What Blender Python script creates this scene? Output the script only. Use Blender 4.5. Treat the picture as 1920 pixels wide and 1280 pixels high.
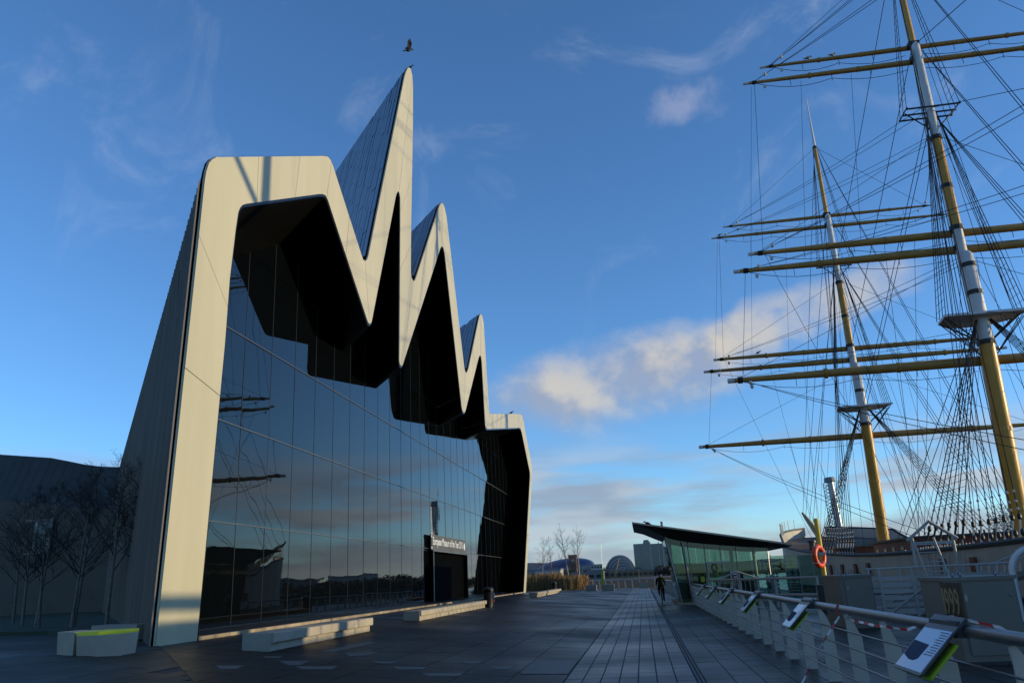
import bpy, bmesh, math, random
from mathutils import Vector, Matrix
random.seed(7)
R = math.radians
scene = bpy.context.scene
for o in list(bpy.data.objects): bpy.data.objects.remove(o)
C = scene.collection

# ------------------------------------------------------------------ camera
cam_d = bpy.data.cameras.new('camera'); cam = bpy.data.objects.new('camera', cam_d); C.objects.link(cam)
cam_d.sensor_width = 36; cam_d.lens = 28.03; cam_d.clip_start = 0.1; cam_d.clip_end = 30000
cam.matrix_world = Matrix(((0.98672, 0.08820, 0.13637, 0), (0.15530, -0.27782, -0.94800, 0), (-0.04573, 0.95658, -0.28783, 1.65), (0, 0, 0, 1)))
scene.camera = cam

# ------------------------------------------------------------------ light
SUN_AZ, SUN_EL = R(88.0), R(8.0)          # azimuth from +Y towards +X
SKY = 0.15
sun_d = bpy.data.lights.new('sun', 'SUN'); sun_d.energy = 2.2; sun_d.angle = R(0.53); sun_d.color = (1.0, 0.82, 0.50)
sun = bpy.data.objects.new('sun', sun_d); C.objects.link(sun)
sd = Vector((math.sin(SUN_AZ)*math.cos(SUN_EL), math.cos(SUN_AZ)*math.cos(SUN_EL), math.sin(SUN_EL)))
sun.rotation_euler = sd.to_track_quat('Z', 'Y').to_euler()
sun.location = (60, 0, 60)
scene.view_settings.view_transform = 'Standard'; scene.view_settings.look = 'None'
scene.view_settings.exposure = 0.82; scene.view_settings.gamma = 1.0; scene.view_settings.use_curve_mapping = False

w = bpy.data.worlds.new('World'); scene.world = w; w.use_nodes = True
wt = w.node_tree; wt.nodes.clear()
def WN(t, **k):
    n = wt.nodes.new(t)
    for a, b in k.items(): setattr(n, a, b)
    return n
def wl(a, b): wt.links.new(a, b)
def wm(op, a, b=None, c=None, clamp=False):
    n = WN('ShaderNodeMath', operation=op); n.use_clamp = clamp
    for i, v in enumerate((a, b, c)):
        if v is None: continue
        if isinstance(v, (int, float)): n.inputs[i].default_value = v
        else: wl(v, n.inputs[i])
    return n.outputs[0]
def wsmooth(v, lo, hi):
    n = WN('ShaderNodeMapRange', interpolation_type='SMOOTHSTEP'); wl(v, n.inputs[0])
    n.inputs[1].default_value = lo; n.inputs[2].default_value = hi
    return n.outputs[0]
def wcomb(x, y, z=0.0):
    n = WN('ShaderNodeCombineXYZ')
    for i, v in enumerate((x, y, z)):
        if isinstance(v, (int, float)): n.inputs[i].default_value = v
        else: wl(v, n.inputs[i])
    return n.outputs[0]
def wnoise(vec, scale, detail=6, rough=0.55, dist=0.0):
    n = WN('ShaderNodeTexNoise'); wl(vec, n.inputs['Vector'])
    n.inputs['Scale'].default_value = scale; n.inputs['Detail'].default_value = detail
    n.inputs['Roughness'].default_value = rough; n.inputs['Distortion'].default_value = dist
    return n.outputs[0]
def wmix(f, a, b):
    n = WN('ShaderNodeMix', data_type='RGBA')
    if isinstance(f, (int, float)): n.inputs[0].default_value = f
    else: wl(f, n.inputs[0])
    for i, v in ((6, a), (7, b)):
        if isinstance(v, tuple): n.inputs[i].default_value = (*v, 1)
        else: wl(v, n.inputs[i])
    return n.outputs[2]
sky = WN('ShaderNodeTexSky', sky_type='NISHITA'); sky.sun_disc = False
sky.sun_elevation = SUN_EL; sky.sun_rotation = SUN_AZ
sky.altitude = 1500; sky.air_density = 1.0; sky.dust_density = 0.3; sky.ozone_density = 4.0
tc = WN('ShaderNodeTexCoord'); sep = WN('ShaderNodeSeparateXYZ'); wl(tc.outputs['Generated'], sep.inputs[0])
DEG = 57.29578
az = wm('MULTIPLY', wm('ARCTAN2', sep.outputs[0], sep.outputs[1]), DEG)
el = wm('MULTIPLY', wm('ARCSINE', sep.outputs[2]), DEG)
# cumulus bank
ctr = wm('ADD', wm('MULTIPLY', az, 0.12), 13.6)
pv = wcomb(wm('MULTIPLY', az, 0.8), el, 3.7)
n1 = wnoise(pv, 0.20, 7, 0.52)
n1b = wnoise(wcomb(wm('ADD', wm('MULTIPLY', az, 0.8), 0.9), wm('ADD', el, 0.75), 3.7), 0.20, 7, 0.52)
dv = wm('SUBTRACT', el, ctr)
dvn = wm('DIVIDE', dv, 3.3)
q = wm('ADD', wm('POWER', wm('DIVIDE', wm('ABSOLUTE', wm('SUBTRACT', az, 0.5)), 10.5), 2.0), wm('POWER', wm('ABSOLUTE', dvn), 2.0))
dens = wm('ADD', wm('SUBTRACT', 1.32, q), wm('MULTIPLY', wm('SUBTRACT', n1, 0.5), 2.3))
q2 = wm('ADD', wm('POWER', wm('DIVIDE', wm('ABSOLUTE', wm('SUBTRACT', az, 13.0)), 11.0), 2.0), wm('POWER', wm('DIVIDE', wm('ABSOLUTE', wm('SUBTRACT', el, wm('ADD', wm('MULTIPLY', az, 0.2), 14.3))), 2.3), 2.0))
d2 = wm('ADD', wm('SUBTRACT', 0.75, q2), wm('MULTIPLY', wm('SUBTRACT', n1, 0.5), 3.2))
a_c2 = wm('MULTIPLY', wsmooth(d2, -0.1, 1.3), 0.72)
a_cu = wm('MULTIPLY', wsmooth(dens, -0.05, 1.5), 0.86)
shade = wm('ADD', wm('MULTIPLY', wm('SUBTRACT', n1, n1b), 4.5), wm('ADD', wm('MULTIPLY', dvn, 0.34), wm('ADD', wm('MULTIPLY', wm('SUBTRACT', az, 0.0), 0.028), 0.42)))
c_cu = wmix(wsmooth(shade, 0.0, 1.0), (1.4, 1.52, 1.85), (2.5, 2.32, 2.02))
# small high cloud + wisps
nw = wnoise(wcomb(wm('MULTIPLY', az, 0.055), wm('MULTIPLY', el, 0.07), 1.3), 1.6, 8, 0.62, 0.9)
a_ci = wm('MULTIPLY', wsmooth(nw, 0.54, 0.85), wm('MULTIPLY', wsmooth(el, 14, 24), 0.20))
qs = wm('ADD', wm('POWER', wm('DIVIDE', wm('ABSOLUTE', wm('SUBTRACT', az, 7.2)), 5.6), 2.0), wm('POWER', wm('DIVIDE', wm('ABSOLUTE', wm('SUBTRACT', el, 32.0)), 1.9), 2.0))
ns = wnoise(wcomb(az, el, 9.0), 0.33, 6, 0.55)
a_s = wm('MULTIPLY', wsmooth(wm('ADD', wm('SUBTRACT', 0.75, qs), wm('MULTIPLY', wm('SUBTRACT', ns, 0.5), 3.0)), 0.0, 1.3), 0.34)
# low stratus bands
nb = wnoise(wcomb(wm('MULTIPLY', az, 0.028), wm('MULTIPLY', el, 0.17), 5.5), 2.0, 5, 0.5, 0.1)
band = wm('MULTIPLY', wsmooth(el, -1.0, 1.5), wm('SUBTRACT', 1.0, wsmooth(el, 6.0, 10.5)))
a_b = wm('MULTIPLY', wsmooth(nb, 0.40, 0.56), wm('MULTIPLY', band, 0.82))
nb2 = wnoise(wcomb(wm('MULTIPLY', az, 0.05), wm('MULTIPLY', el, 0.25), 2.5), 2.0, 5, 0.5, 0.1)
c_b = wmix(wsmooth(nb2, 0.38, 0.68), (1.2, 1.4, 1.75), (1.95, 2.1, 2.3))
tint = WN('ShaderNodeMix', data_type='RGBA', blend_type='MULTIPLY'); tint.inputs[0].default_value = 1.0
wl(sky.outputs[0], tint.inputs[6]); tint.inputs[7].default_value = (0.98, 1.02, 1.05, 1)
col = tint.outputs[2]
col = wmix(a_ci, col, (3.2, 3.4, 3.8)); col = wmix(a_s, col, (2.2, 2.2, 2.6))
col = wmix(a_b, col, c_b); col = wmix(a_c2, col, c_cu); col = wmix(a_cu, col, c_cu)
bg = WN('ShaderNodeBackground'); wl(col, bg.inputs[0]); bg.inputs[1].default_value = SKY
wo = WN('ShaderNodeOutputWorld'); wl(bg.outputs[0], wo.inputs[0])

# ------------------------------------------------------------------ materials
M = {}
def mat(name, col, rough=0.6, metal=0.0, var=0.0, vscale=3.0, bump=0.0, bscale=20.0, spec=0.5, ior=1.5, col2=None, stretch=None, rvar=0.0, coat=0.0):
    m = bpy.data.materials.new(name); m.use_nodes = True; nt = m.node_tree
    b = nt.nodes['Principled BSDF']
    b.inputs['Base Color'].default_value = (*col, 1); b.inputs['Roughness'].default_value = rough
    b.inputs['Metallic'].default_value = metal; b.inputs['IOR'].default_value = ior
    b.inputs['Specular IOR Level'].default_value = spec
    b.inputs['Coat Weight'].default_value = coat
    if var or bump or rvar:
        tcn = nt.nodes.new('ShaderNodeNewGeometry'); vec = tcn.outputs['Position']
        if stretch:
            mp = nt.nodes.new('ShaderNodeMapping'); mp.inputs['Scale'].default_value = stretch
            nt.links.new(vec, mp.inputs[0]); vec = mp.outputs[0]
        def noise(s, d=5):
            n = nt.nodes.new('ShaderNodeTexNoise'); nt.links.new(vec, n.inputs['Vector'])
            n.inputs['Scale'].default_value = s; n.inputs['Detail'].default_value = d; return n.outputs[0]
        if var:
            n = noise(vscale); r = nt.nodes.new('ShaderNodeMapRange'); nt.links.new(n, r.inputs[0])
            r.inputs[1].default_value = 0.3; r.inputs[2].default_value = 0.7
            oi = nt.nodes.new('ShaderNodeObjectInfo')
            ad = nt.nodes.new('ShaderNodeMath'); ad.operation = 'MULTIPLY_ADD'
            nt.links.new(oi.outputs['Random'], ad.inputs[0]); ad.inputs[1].default_value = 0.5; 
            s2 = nt.nodes.new('ShaderNodeMath'); s2.operation = 'MULTIPLY_ADD'; nt.links.new(r.outputs[0], s2.inputs[0]); s2.inputs[1].default_value = 0.75; s2.inputs[2].default_value = -0.12
            nt.links.new(s2.outputs[0], ad.inputs[2]); ad.use_clamp = True
            mx = nt.nodes.new('ShaderNodeMix'); mx.data_type = 'RGBA'; nt.links.new(ad.outputs[0], mx.inputs[0])
            c2 = col2 or tuple(min(1, c*(1+var)) for c in col)
            c1 = col if col2 else tuple(c*(1-var) for c in col)
            mx.inputs[6].default_value = (*c1, 1); mx.inputs[7].default_value = (*c2, 1)
            nt.links.new(mx.outputs[2], b.inputs['Base Color'])
        if rvar:
            n = noise(vscale*0.6); r = nt.nodes.new('ShaderNodeMapRange'); nt.links.new(n, r.inputs[0])
            r.inputs[1].default_value = 0.35; r.inputs[2].default_value = 0.65
            r.inputs[3].default_value = max(0.03, rough-rvar); r.inputs[4].default_value = rough+rvar
            nt.links.new(r.outputs[0], b.inputs['Roughness'])
        if bump:
            n = noise(bscale); bp = nt.nodes.new('ShaderNodeBump'); bp.inputs['Strength'].default_value = bump
            bp.inputs['Distance'].default_value = 0.02; nt.links.new(n, bp.inputs['Height']); nt.links.new(bp.outputs[0], b.inputs['Normal'])
    M[name] = m; return m
mat('frame_metal', (0.49, 0.445, 0.30), 0.42, 0.0, 0.10, 0.9, stretch=(1, 1, 0.12))
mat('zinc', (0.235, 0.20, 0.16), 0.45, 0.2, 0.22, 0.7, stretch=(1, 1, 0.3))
mat('zinc_shaded', (0.065, 0.056, 0.044), 0.48, 0.15, 0.22, 0.7)  # zinc darkened so the rear wing's shade sits in its colour
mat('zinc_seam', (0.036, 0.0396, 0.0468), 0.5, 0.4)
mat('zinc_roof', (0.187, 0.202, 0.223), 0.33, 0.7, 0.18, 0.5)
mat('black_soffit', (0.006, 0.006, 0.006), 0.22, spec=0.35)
mat('dark_gap', (0.0012, 0.0012, 0.0012), 0.9, spec=0.03)
mat('bar_metal', (0.158, 0.158, 0.151), 0.4, 0.6)
mat('bar_dark', (0.02, 0.02, 0.02), 0.5)
mat('facade_glass', (0.002, 0.003, 0.004), 0.015, spec=0.5, ior=1.58)
mat('plinth_stone', (0.259, 0.202, 0.13), 0.8, 0, 0.45, 1.3, 0.4, 8)
mat('concrete', (0.34, 0.295, 0.225), 0.8, 0, 0.16, 1.6, 0.3, 14)
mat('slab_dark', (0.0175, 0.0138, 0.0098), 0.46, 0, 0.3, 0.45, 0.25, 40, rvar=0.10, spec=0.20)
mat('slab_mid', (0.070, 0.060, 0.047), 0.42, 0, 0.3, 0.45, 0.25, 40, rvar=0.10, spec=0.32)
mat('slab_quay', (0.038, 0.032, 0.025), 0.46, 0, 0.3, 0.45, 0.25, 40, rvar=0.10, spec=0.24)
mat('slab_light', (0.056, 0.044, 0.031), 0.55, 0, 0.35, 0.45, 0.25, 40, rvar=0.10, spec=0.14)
mat('inlay', (0.11, 0.10, 0.085), 0.55, 0, 0.15, 2)
mat('joint', (0.012, 0.012, 0.012), 0.75)
mat('cover_metal', (0.03, 0.03, 0.031), 0.5, 0, 0.2, 3, 0.3, 60)
mat('earth', (0.0252, 0.023, 0.0187), 0.9, 0, 0.3, 0.2)
mat('grass', (0.0216, 0.0374, 0.0108), 0.9, 0, 0.4, 0.6)
mat('steel', (0.24, 0.24, 0.245), 0.36, 0.9, 0.08, 4)
mat('post_grey', (0.42, 0.385, 0.325), 0.45, 0.3, 0.08, 3)
mat('lime', (0.30, 0.42, 0.012), 0.45)
mat('yellow_top', (0.72, 0.70, 0.02), 0.5)
mat('panel_frame', (0.072, 0.0756, 0.0792), 0.4, 0.4)
mat('panel_print', (0.42, 0.50, 0.62), 0.25, coat=0.3)
mat('print_dark', (0.02, 0.028, 0.05), 0.8, 0, 0.8, 60, col2=(0.07, 0.08, 0.12), spec=0.1)
mat('ink', (0.0432, 0.0504, 0.0648), 0.5)
mat('bronze', (0.0864, 0.072, 0.0504), 0.45, 0.7, 0.2, 8)
mat('bronze_cut', (0.42, 0.34, 0.18), 0.35, 0.7)
mat('tape_red', (0.55, 0.02, 0.02), 0.45)
mat('tape_white', (0.75, 0.74, 0.72), 0.45)
mat('cabinet', (0.165, 0.14, 0.11), 0.5, 0, 0.06, 2, 0.05, 30)
mat('mast_yellow', (0.56, 0.285, 0.035), 0.42, 0, 0.16, 1.2)
mat('yard_ochre', (0.40, 0.215, 0.045), 0.5, 0, 0.18, 1.2)
mat('mast_white', (0.62, 0.61, 0.58), 0.5, 0, 0.08, 2)
mat('rope', (0.022, 0.019, 0.016), 0.8)
mat('iron', (0.015, 0.015, 0.016), 0.5)
mat('ship_white', (0.42, 0.385, 0.32), 0.55, 0, 0.16, 1.1)
mat('ship_grey', (0.0864, 0.0936, 0.101), 0.55, 0, 0.2, 1.0)
mat('ship_rail', (0.036, 0.0432, 0.0324), 0.6)
mat('deck_wood', (0.158, 0.108, 0.0648), 0.75, 0, 0.25, 2)
mat('hatch_red', (0.173, 0.0468, 0.0216), 0.65, 0, 0.25, 2)
mat('block_white', (0.54, 0.533, 0.504), 0.35)
mat('gangway_white', (0.40, 0.375, 0.33), 0.5, 0, 0.12, 2)
mat('orange', (0.70, 0.06, 0.01), 0.45)
mat('lime_post', (0.62, 0.40, 0.02), 0.45)
mat('roof_copper', (0.238, 0.194, 0.151), 0.5, 0.2, 0.12, 1.5)
mat('roof_under', (0.0324, 0.0338, 0.036), 0.5)
mat('black_plastic', (0.0144, 0.0144, 0.0158), 0.4)
mat('blue_sticker', (0.0216, 0.0576, 0.216), 0.4)
mat('red_sticker', (0.324, 0.0216, 0.0144), 0.4)
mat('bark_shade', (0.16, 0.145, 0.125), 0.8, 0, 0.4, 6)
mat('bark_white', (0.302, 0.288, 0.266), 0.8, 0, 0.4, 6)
mat('twig', (0.036, 0.0274, 0.023), 0.8)
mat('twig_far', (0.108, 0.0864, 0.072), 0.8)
mat('reed', (0.238, 0.144, 0.054), 0.8, 0, 0.4, 0.8)
mat('wood_dark', (0.0216, 0.0216, 0.0144), 0.9, 0, 0.4, 0.3)
mat('hill', (0.055, 0.075, 0.095), 1.0, 0, 0.2, 0.004)
mat('brick', (0.173, 0.0756, 0.0432), 0.8, 0, 0.2, 0.5)
mat('dome_blue', (0.075, 0.08, 0.14), 0.4, 0.3, 0.2, 0.05)
mat('far_white', (0.374, 0.367, 0.346), 0.6)
mat('far_grey', (0.173, 0.18, 0.187), 0.6)
mat('far_stone', (0.216, 0.158, 0.0936), 0.8)
mat('hotel_glass', (0.10, 0.15, 0.17), 0.12, 0.5)
mat('win_dark', (0.0216, 0.0252, 0.0288), 0.15)
mat('shell_silver', (0.288, 0.295, 0.302), 0.35, 0.5)
mat('skin', (0.288, 0.158, 0.108), 0.6)
mat('cloth_dark', (0.00864, 0.00864, 0.0108), 0.85)
mat('feather', (0.00576, 0.00576, 0.0072), 0.6)
mat('white_sign', (0.75, 0.75, 0.73), 0.4)
mat('sign_grey', (0.085, 0.08, 0.072), 0.5)
mat('paper_white', (0.432, 0.432, 0.418), 0.6)
def water_mat():
    m = mat('water', (0.02, 0.035, 0.045), 0.08, ior=1.33)
    nt = m.node_tree; g = nt.nodes.new('ShaderNodeNewGeometry'); n = nt.nodes.new('ShaderNodeTexNoise')
    n.inputs['Scale'].default_value = 0.8; n.inputs['Detail'].default_value = 6
    nt.links.new(g.outputs['Position'], n.inputs['Vector'])
    b = nt.nodes.new('ShaderNodeBump'); b.inputs['Strength'].default_value = 0.5; b.inputs['Distance'].default_value = 0.25
    nt.links.new(n.outputs[0], b.inputs['Height']); nt.links.new(b.outputs[0], nt.nodes['Principled BSDF'].inputs['Normal'])
water_mat()
def wavy_glass():
    m = M['facade_glass']; nt = m.node_tree
    g = nt.nodes.new('ShaderNodeNewGeometry'); n = nt.nodes.new('ShaderNodeTexNoise')
    n.inputs['Scale'].default_value = 0.55; n.inputs['Detail'].default_value = 1
    nt.links.new(g.outputs['Position'], n.inputs['Vector'])
    b = nt.nodes.new('ShaderNodeBump'); b.inputs['Strength'].default_value = 0.16; b.inputs['Distance'].default_value = 0.025
    nt.links.new(n.outputs[0], b.inputs['Height']); nt.links.new(b.outputs[0], nt.nodes['Principled BSDF'].inputs['Normal'])
wavy_glass()
def clear_glass():
    m = bpy.data.materials.new('pavilion_glass'); m.use_nodes = True; nt = m.node_tree; nt.nodes.clear()
    o = nt.nodes.new('ShaderNodeOutputMaterial'); mx = nt.nodes.new('ShaderNodeMixShader')
    t = nt.nodes.new('ShaderNodeBsdfTransparent'); t.inputs[0].default_value = (0.52, 0.68, 0.63, 1)
    gl = nt.nodes.new('ShaderNodeBsdfGlossy'); gl.inputs['Roughness'].default_value = 0.02; gl.inputs[0].default_value = (0.6, 0.75, 0.7, 1)
    fr = nt.nodes.new('ShaderNodeFresnel'); fr.inputs[0].default_value = 1.7
    nt.links.new(fr.outputs[0], mx.inputs[0]); nt.links.new(t.outputs[0], mx.inputs[1]); nt.links.new(gl.outputs[0], mx.inputs[2])
    nt.links.new(mx.outputs[0], o.inputs[0]); M['pavilion_glass'] = m
clear_glass()

# ------------------------------------------------------------------ mesh helpers
WLOC = {}
class MB:
    def __init__(s): s.v = []; s.f = []; s.m = []
    def face(s, pts, mi=0):
        i = len(s.v); s.v += [tuple(p) for p in pts]; s.f.append(tuple(range(i, i+len(pts)))); s.m.append(mi); return s
    def box(s, x0, x1, y0, y1, z0, z1, mi=0, M4=None):
        i = len(s.v); P = [Vector((x, y, z)) for z in (z0, z1) for y in (y0, y1) for x in (x0, x1)]
        if M4: P = [M4 @ p for p in P]
        s.v += [tuple(p) for p in P]
        for q in ((0,2,3,1),(4,5,7,6),(0,1,5,4),(2,6,7,3),(0,4,6,2),(1,3,7,5)):
            s.f.append(tuple(i+k for k in q)); s.m.append(mi)
        return s
    def prism(s, poly, vec, mi=0):
        n = len(poly); i = len(s.v); vec = Vector(vec)
        s.v += [tuple(p) for p in poly] + [tuple(Vector(p)+vec) for p in poly]
        s.f.append(tuple(i+k for k in range(n))[::-1]); s.m.append(mi)
        s.f.append(tuple(i+n+k for k in range(n))); s.m.append(mi)
        for k in range(n):
            k2 = (k+1) % n; s.f.append((i+k, i+k2, i+n+k2, i+n+k)); s.m.append(mi)
        return s
    def tube(s, pts, r, n=6, caps=True, mi=0):
        pts = [Vector(p) for p in pts]
        rs = r if isinstance(r, (list, tuple)) else [r]*len(pts)
        i0 = len(s.v); prev = None
        for k, p in enumerate(pts):
            a = pts[max(0, k-1)]; b = pts[min(len(pts)-1, k+1)]
            t = (b-a).normalized() if (b-a).length > 1e-9 else Vector((0, 0, 1))
            u = prev - t*prev.dot(t) if prev else t.orthogonal()
            if u.length < 1e-6: u = t.orthogonal()
            u.normalize(); prev = u; vv = t.cross(u)
            for j in range(n):
                an = 2*math.pi*j/n; s.v.append(tuple(p + (u*math.cos(an)+vv*math.sin(an))*rs[k]))
        for k in range(len(pts)-1):
            for j in range(n):
                j2 = (j+1) % n; a = i0+k*n
                s.f.append((a+j, a+j2, a+n+j2, a+n+j)); s.m.append(mi)
        if caps and n > 2:
            s.f.append(tuple(i0+j for j in range(n))[::-1]); s.m.append(mi)
            e = i0+(len(pts)-1)*n; s.f.append(tuple(e+j for j in range(n))); s.m.append(mi)
        return s
    def ell(s, c, rx, ry, rz, nu=8, nv=5, mi=0, M4=None):
        i = len(s.v); P = []
        for a in range(1, nv):
            th = math.pi*a/nv
            for b in range(nu):
                ph = 2*math.pi*b/nu; P.append(Vector((rx*math.sin(th)*math.cos(ph), ry*math.sin(th)*math.sin(ph), rz*math.cos(th))))
        P.append(Vector((0, 0, rz))); P.append(Vector((0, 0, -rz)))
        if M4: P = [M4 @ p for p in P]
        s.v += [tuple(p+Vector(c)) for p in P]
        top = i+len(P)-2; bot = top+1
        for a in range(nv-2):
            for b in range(nu):
                b2 = (b+1) % nu; s.f.append((i+a*nu+b, i+(a+1)*nu+b, i+(a+1)*nu+b2, i+a*nu+b2)); s.m.append(mi)
        for b in range(nu):
            b2 = (b+1) % nu; s.f.append((top, i+b, i+b2)); s.m.append(mi)
            e = i+(nv-2)*nu; s.f.append((bot, e+b2, e+b)); s.m.append(mi)
        return s
    def torus(s, c, R0, r, axis, n=20, k=8, mi=0, a0=0, a1=2*math.pi):
        ax = Vector(axis).normalized(); u = ax.orthogonal().normalized() if abs(ax.z) > .9 else ax.cross(Vector((0, 0, 1))).normalized(); v = ax.cross(u)
        full = abs(a1-a0-2*math.pi) < 1e-6
        pts = [Vector(c)+(u*math.cos(a0+(a1-a0)*j/n)+v*math.sin(a0+(a1-a0)*j/n))*R0 for j in range(n+1)]
        return s.tube(pts, r, k, caps=not full, mi=mi)
    def build(s, name, mats, parent=None, smooth=False, stuff=False):
        mats = mats if isinstance(mats, (list, tuple)) else [mats]
        off = WLOC.get(parent, Vector((0, 0, 0))) if parent else Vector((0, 0, 0))
        me = bpy.data.meshes.new(name)
        me.from_pydata([tuple(Vector(p)-off) for p in s.v], [], s.f)
        for m in mats: me.materials.append(M[m])
        if len(mats) > 1: me.polygons.foreach_set('material_index', s.m)
        if smooth: me.polygons.foreach_set('use_smooth', [True]*len(me.polygons))
        bm = bmesh.new(); bm.from_mesh(me); bmesh.ops.recalc_face_normals(bm, faces=bm.faces); bm.to_mesh(me); bm.free()
        o = bpy.data.objects.new(name, me); C.objects.link(o)
        if parent: o.parent = parent; WLOC[o] = off
        else: WLOC[o] = Vector((0, 0, 0))
        if stuff: o['kind'] = 'stuff'
        return o
def tag(o, label, cat, group=None):
    o['label'] = label; o['category'] = cat
    if group: o['group'] = group
    return o
def thing(name, label, cat, loc, group=None):
    o = bpy.data.objects.new(name, None); C.objects.link(o); o.location = loc; o.empty_display_size = 0.3
    WLOC[o] = Vector(loc); return tag(o, label, cat, group)
def struct(o): o['kind'] = 'structure'; return o
def copy_tree(o, parent=None):
    c = o.copy(); C.objects.link(c); c.parent = parent
    for ch in list(o.children): copy_tree(ch, c)
    return c
def lerp(a, b, t): return a+(b-a)*t
def smooth_shade(o, ang=35):
    me = o.data; me.polygons.foreach_set('use_smooth', [True]*len(me.polygons))
    try: me.set_sharp_from_angle(angle=R(ang))
    except Exception: pass

# ------------------------------------------------------------------ ground, river, paving
# the quay walk is level; the plaza rises gently to the museum terrace and levels out again past it
G0 = 0.653
def gz(x, y):
    t = max(0.0, min(1.0, (-1.46-x)/9.04)); f = max(0.0, min(1.0, (105-y)/25.0)); return G0*t*f
river = struct(MB().face([(-9000, -9000, -3.4), (9000, -9000, -3.4), (9000, 9000, -3.4), (-9000, 9000, -3.4)]).build('river', 'water'))
g = MB()
g.prism([(-8000, -8000, -6), (11.5, -8000, -6), (11.5, 98, -6), (-11.5, 147, -6), (-60, 175, -6), (-8000, 175, -6)], (0, 0, 5.97))
g.prism([(-8000, -8000, -5), (-10.8, -8000, -5), (-10.8, 79.8, -5), (-60, 120, -5), (-8000, 120, -5)], (0, 0, 5.0+G0-.03))
g.prism([(-8000, 262, -6), (-60, 262, -6), (20, 300, -6), (30, 700, -6), (120, 1150, -6), (700, 1600, -6), (8000, 2600, -6), (8000, 9000, -6), (-8000, 9000, -6)], (0, 0, 6.6))
g.prism([(112, -8000, -6), (8000, -8000, -6), (8000, 2300, -6), (760, 1450, -6), (220, 1050, -6), (112, 640, -6)], (0, 0, 6.6))
ground = struct(g.build('ground', 'earth'))
hl = MB(); prev = None
for k in range(0, 141):
    a = R(-70 + k*1.6); rad = 5200
    hz = 70 + 42*math.sin(k*0.21) + 26*math.sin(k*0.53+1) + 12*math.sin(k*1.3)
    x, y = math.sin(a)*rad, math.cos(a)*rad
    cur = [(x, y, -8), (x*1.12, y*1.12, max(20, hz)), (x*1.5, y*1.5, -8)]
    if prev:
        hl.face([prev[0], cur[0], cur[1], prev[1]]); hl.face([prev[1], cur[1], cur[2], prev[2]])
    prev = cur
struct(hl.build('hills', 'hill', smooth=True))
def sheet(name, poly, dz, matn):
    bm = bmesh.new(); bm.faces.new([bm.verts.new((x, y, 0)) for x, y in poly])
    for co, no in [((-1.46, 0, 0), (1, 0, 0)), ((-10.5, 0, 0), (1, 0, 0))] + [((0, yy, 0), (0, 1, 0)) for yy in (80, 85, 90, 95, 100, 105)]:
        bmesh.ops.bisect_plane(bm, geom=bm.verts[:]+bm.edges[:]+bm.faces[:], plane_co=co, plane_no=no)
    for v in bm.verts: v.co.z = gz(v.co.x, v.co.y)+dz
    bmesh.ops.triangulate(bm, faces=bm.faces); bmesh.ops.recalc_face_normals(bm, faces=bm.faces)
    me = bpy.data.meshes.new(name); bm.to_mesh(me); bm.free(); me.materials.append(M[matn])
    if me.polygons[0].normal.z < 0: me.flip_normals()
    o = bpy.data.objects.new(name, me); C.objects.link(o); WLOC[o] = Vector((0, 0, 0)); return struct(o)
def inside(base_poly, px, py):
    n = len(base_poly); r = False
    for k in range(n):
        ax, ay = base_poly[k]; bx, by = base_poly[(k+1) % n]
        if (ay > py) != (by > py) and px < (bx-ax)*(py-ay)/(by-ay)+ax: r = not r
    return r
def clip_poly(rect, poly):      # Sutherland-Hodgman against a convex polygon (counter-clockwise)
    out = rect
    for k in range(len(poly)):
        (ax, ay), (bx, by) = poly[k], poly[(k+1) % len(poly)]; inp = out; out = []
        if not inp: return []
        def side(p): return (bx-ax)*(p[1]-ay)-(by-ay)*(p[0]-ax)
        for j in range(len(inp)):
            p, q = inp[j], inp[(j+1) % len(inp)]; sp, sq = side(p), side(q)
            if sp >= 0: out.append(p)
            if sp*sq < 0: t = sp/(sp-sq); out.append((lerp(p[0], q[0], t), lerp(p[1], q[1], t)))
    return out
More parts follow.
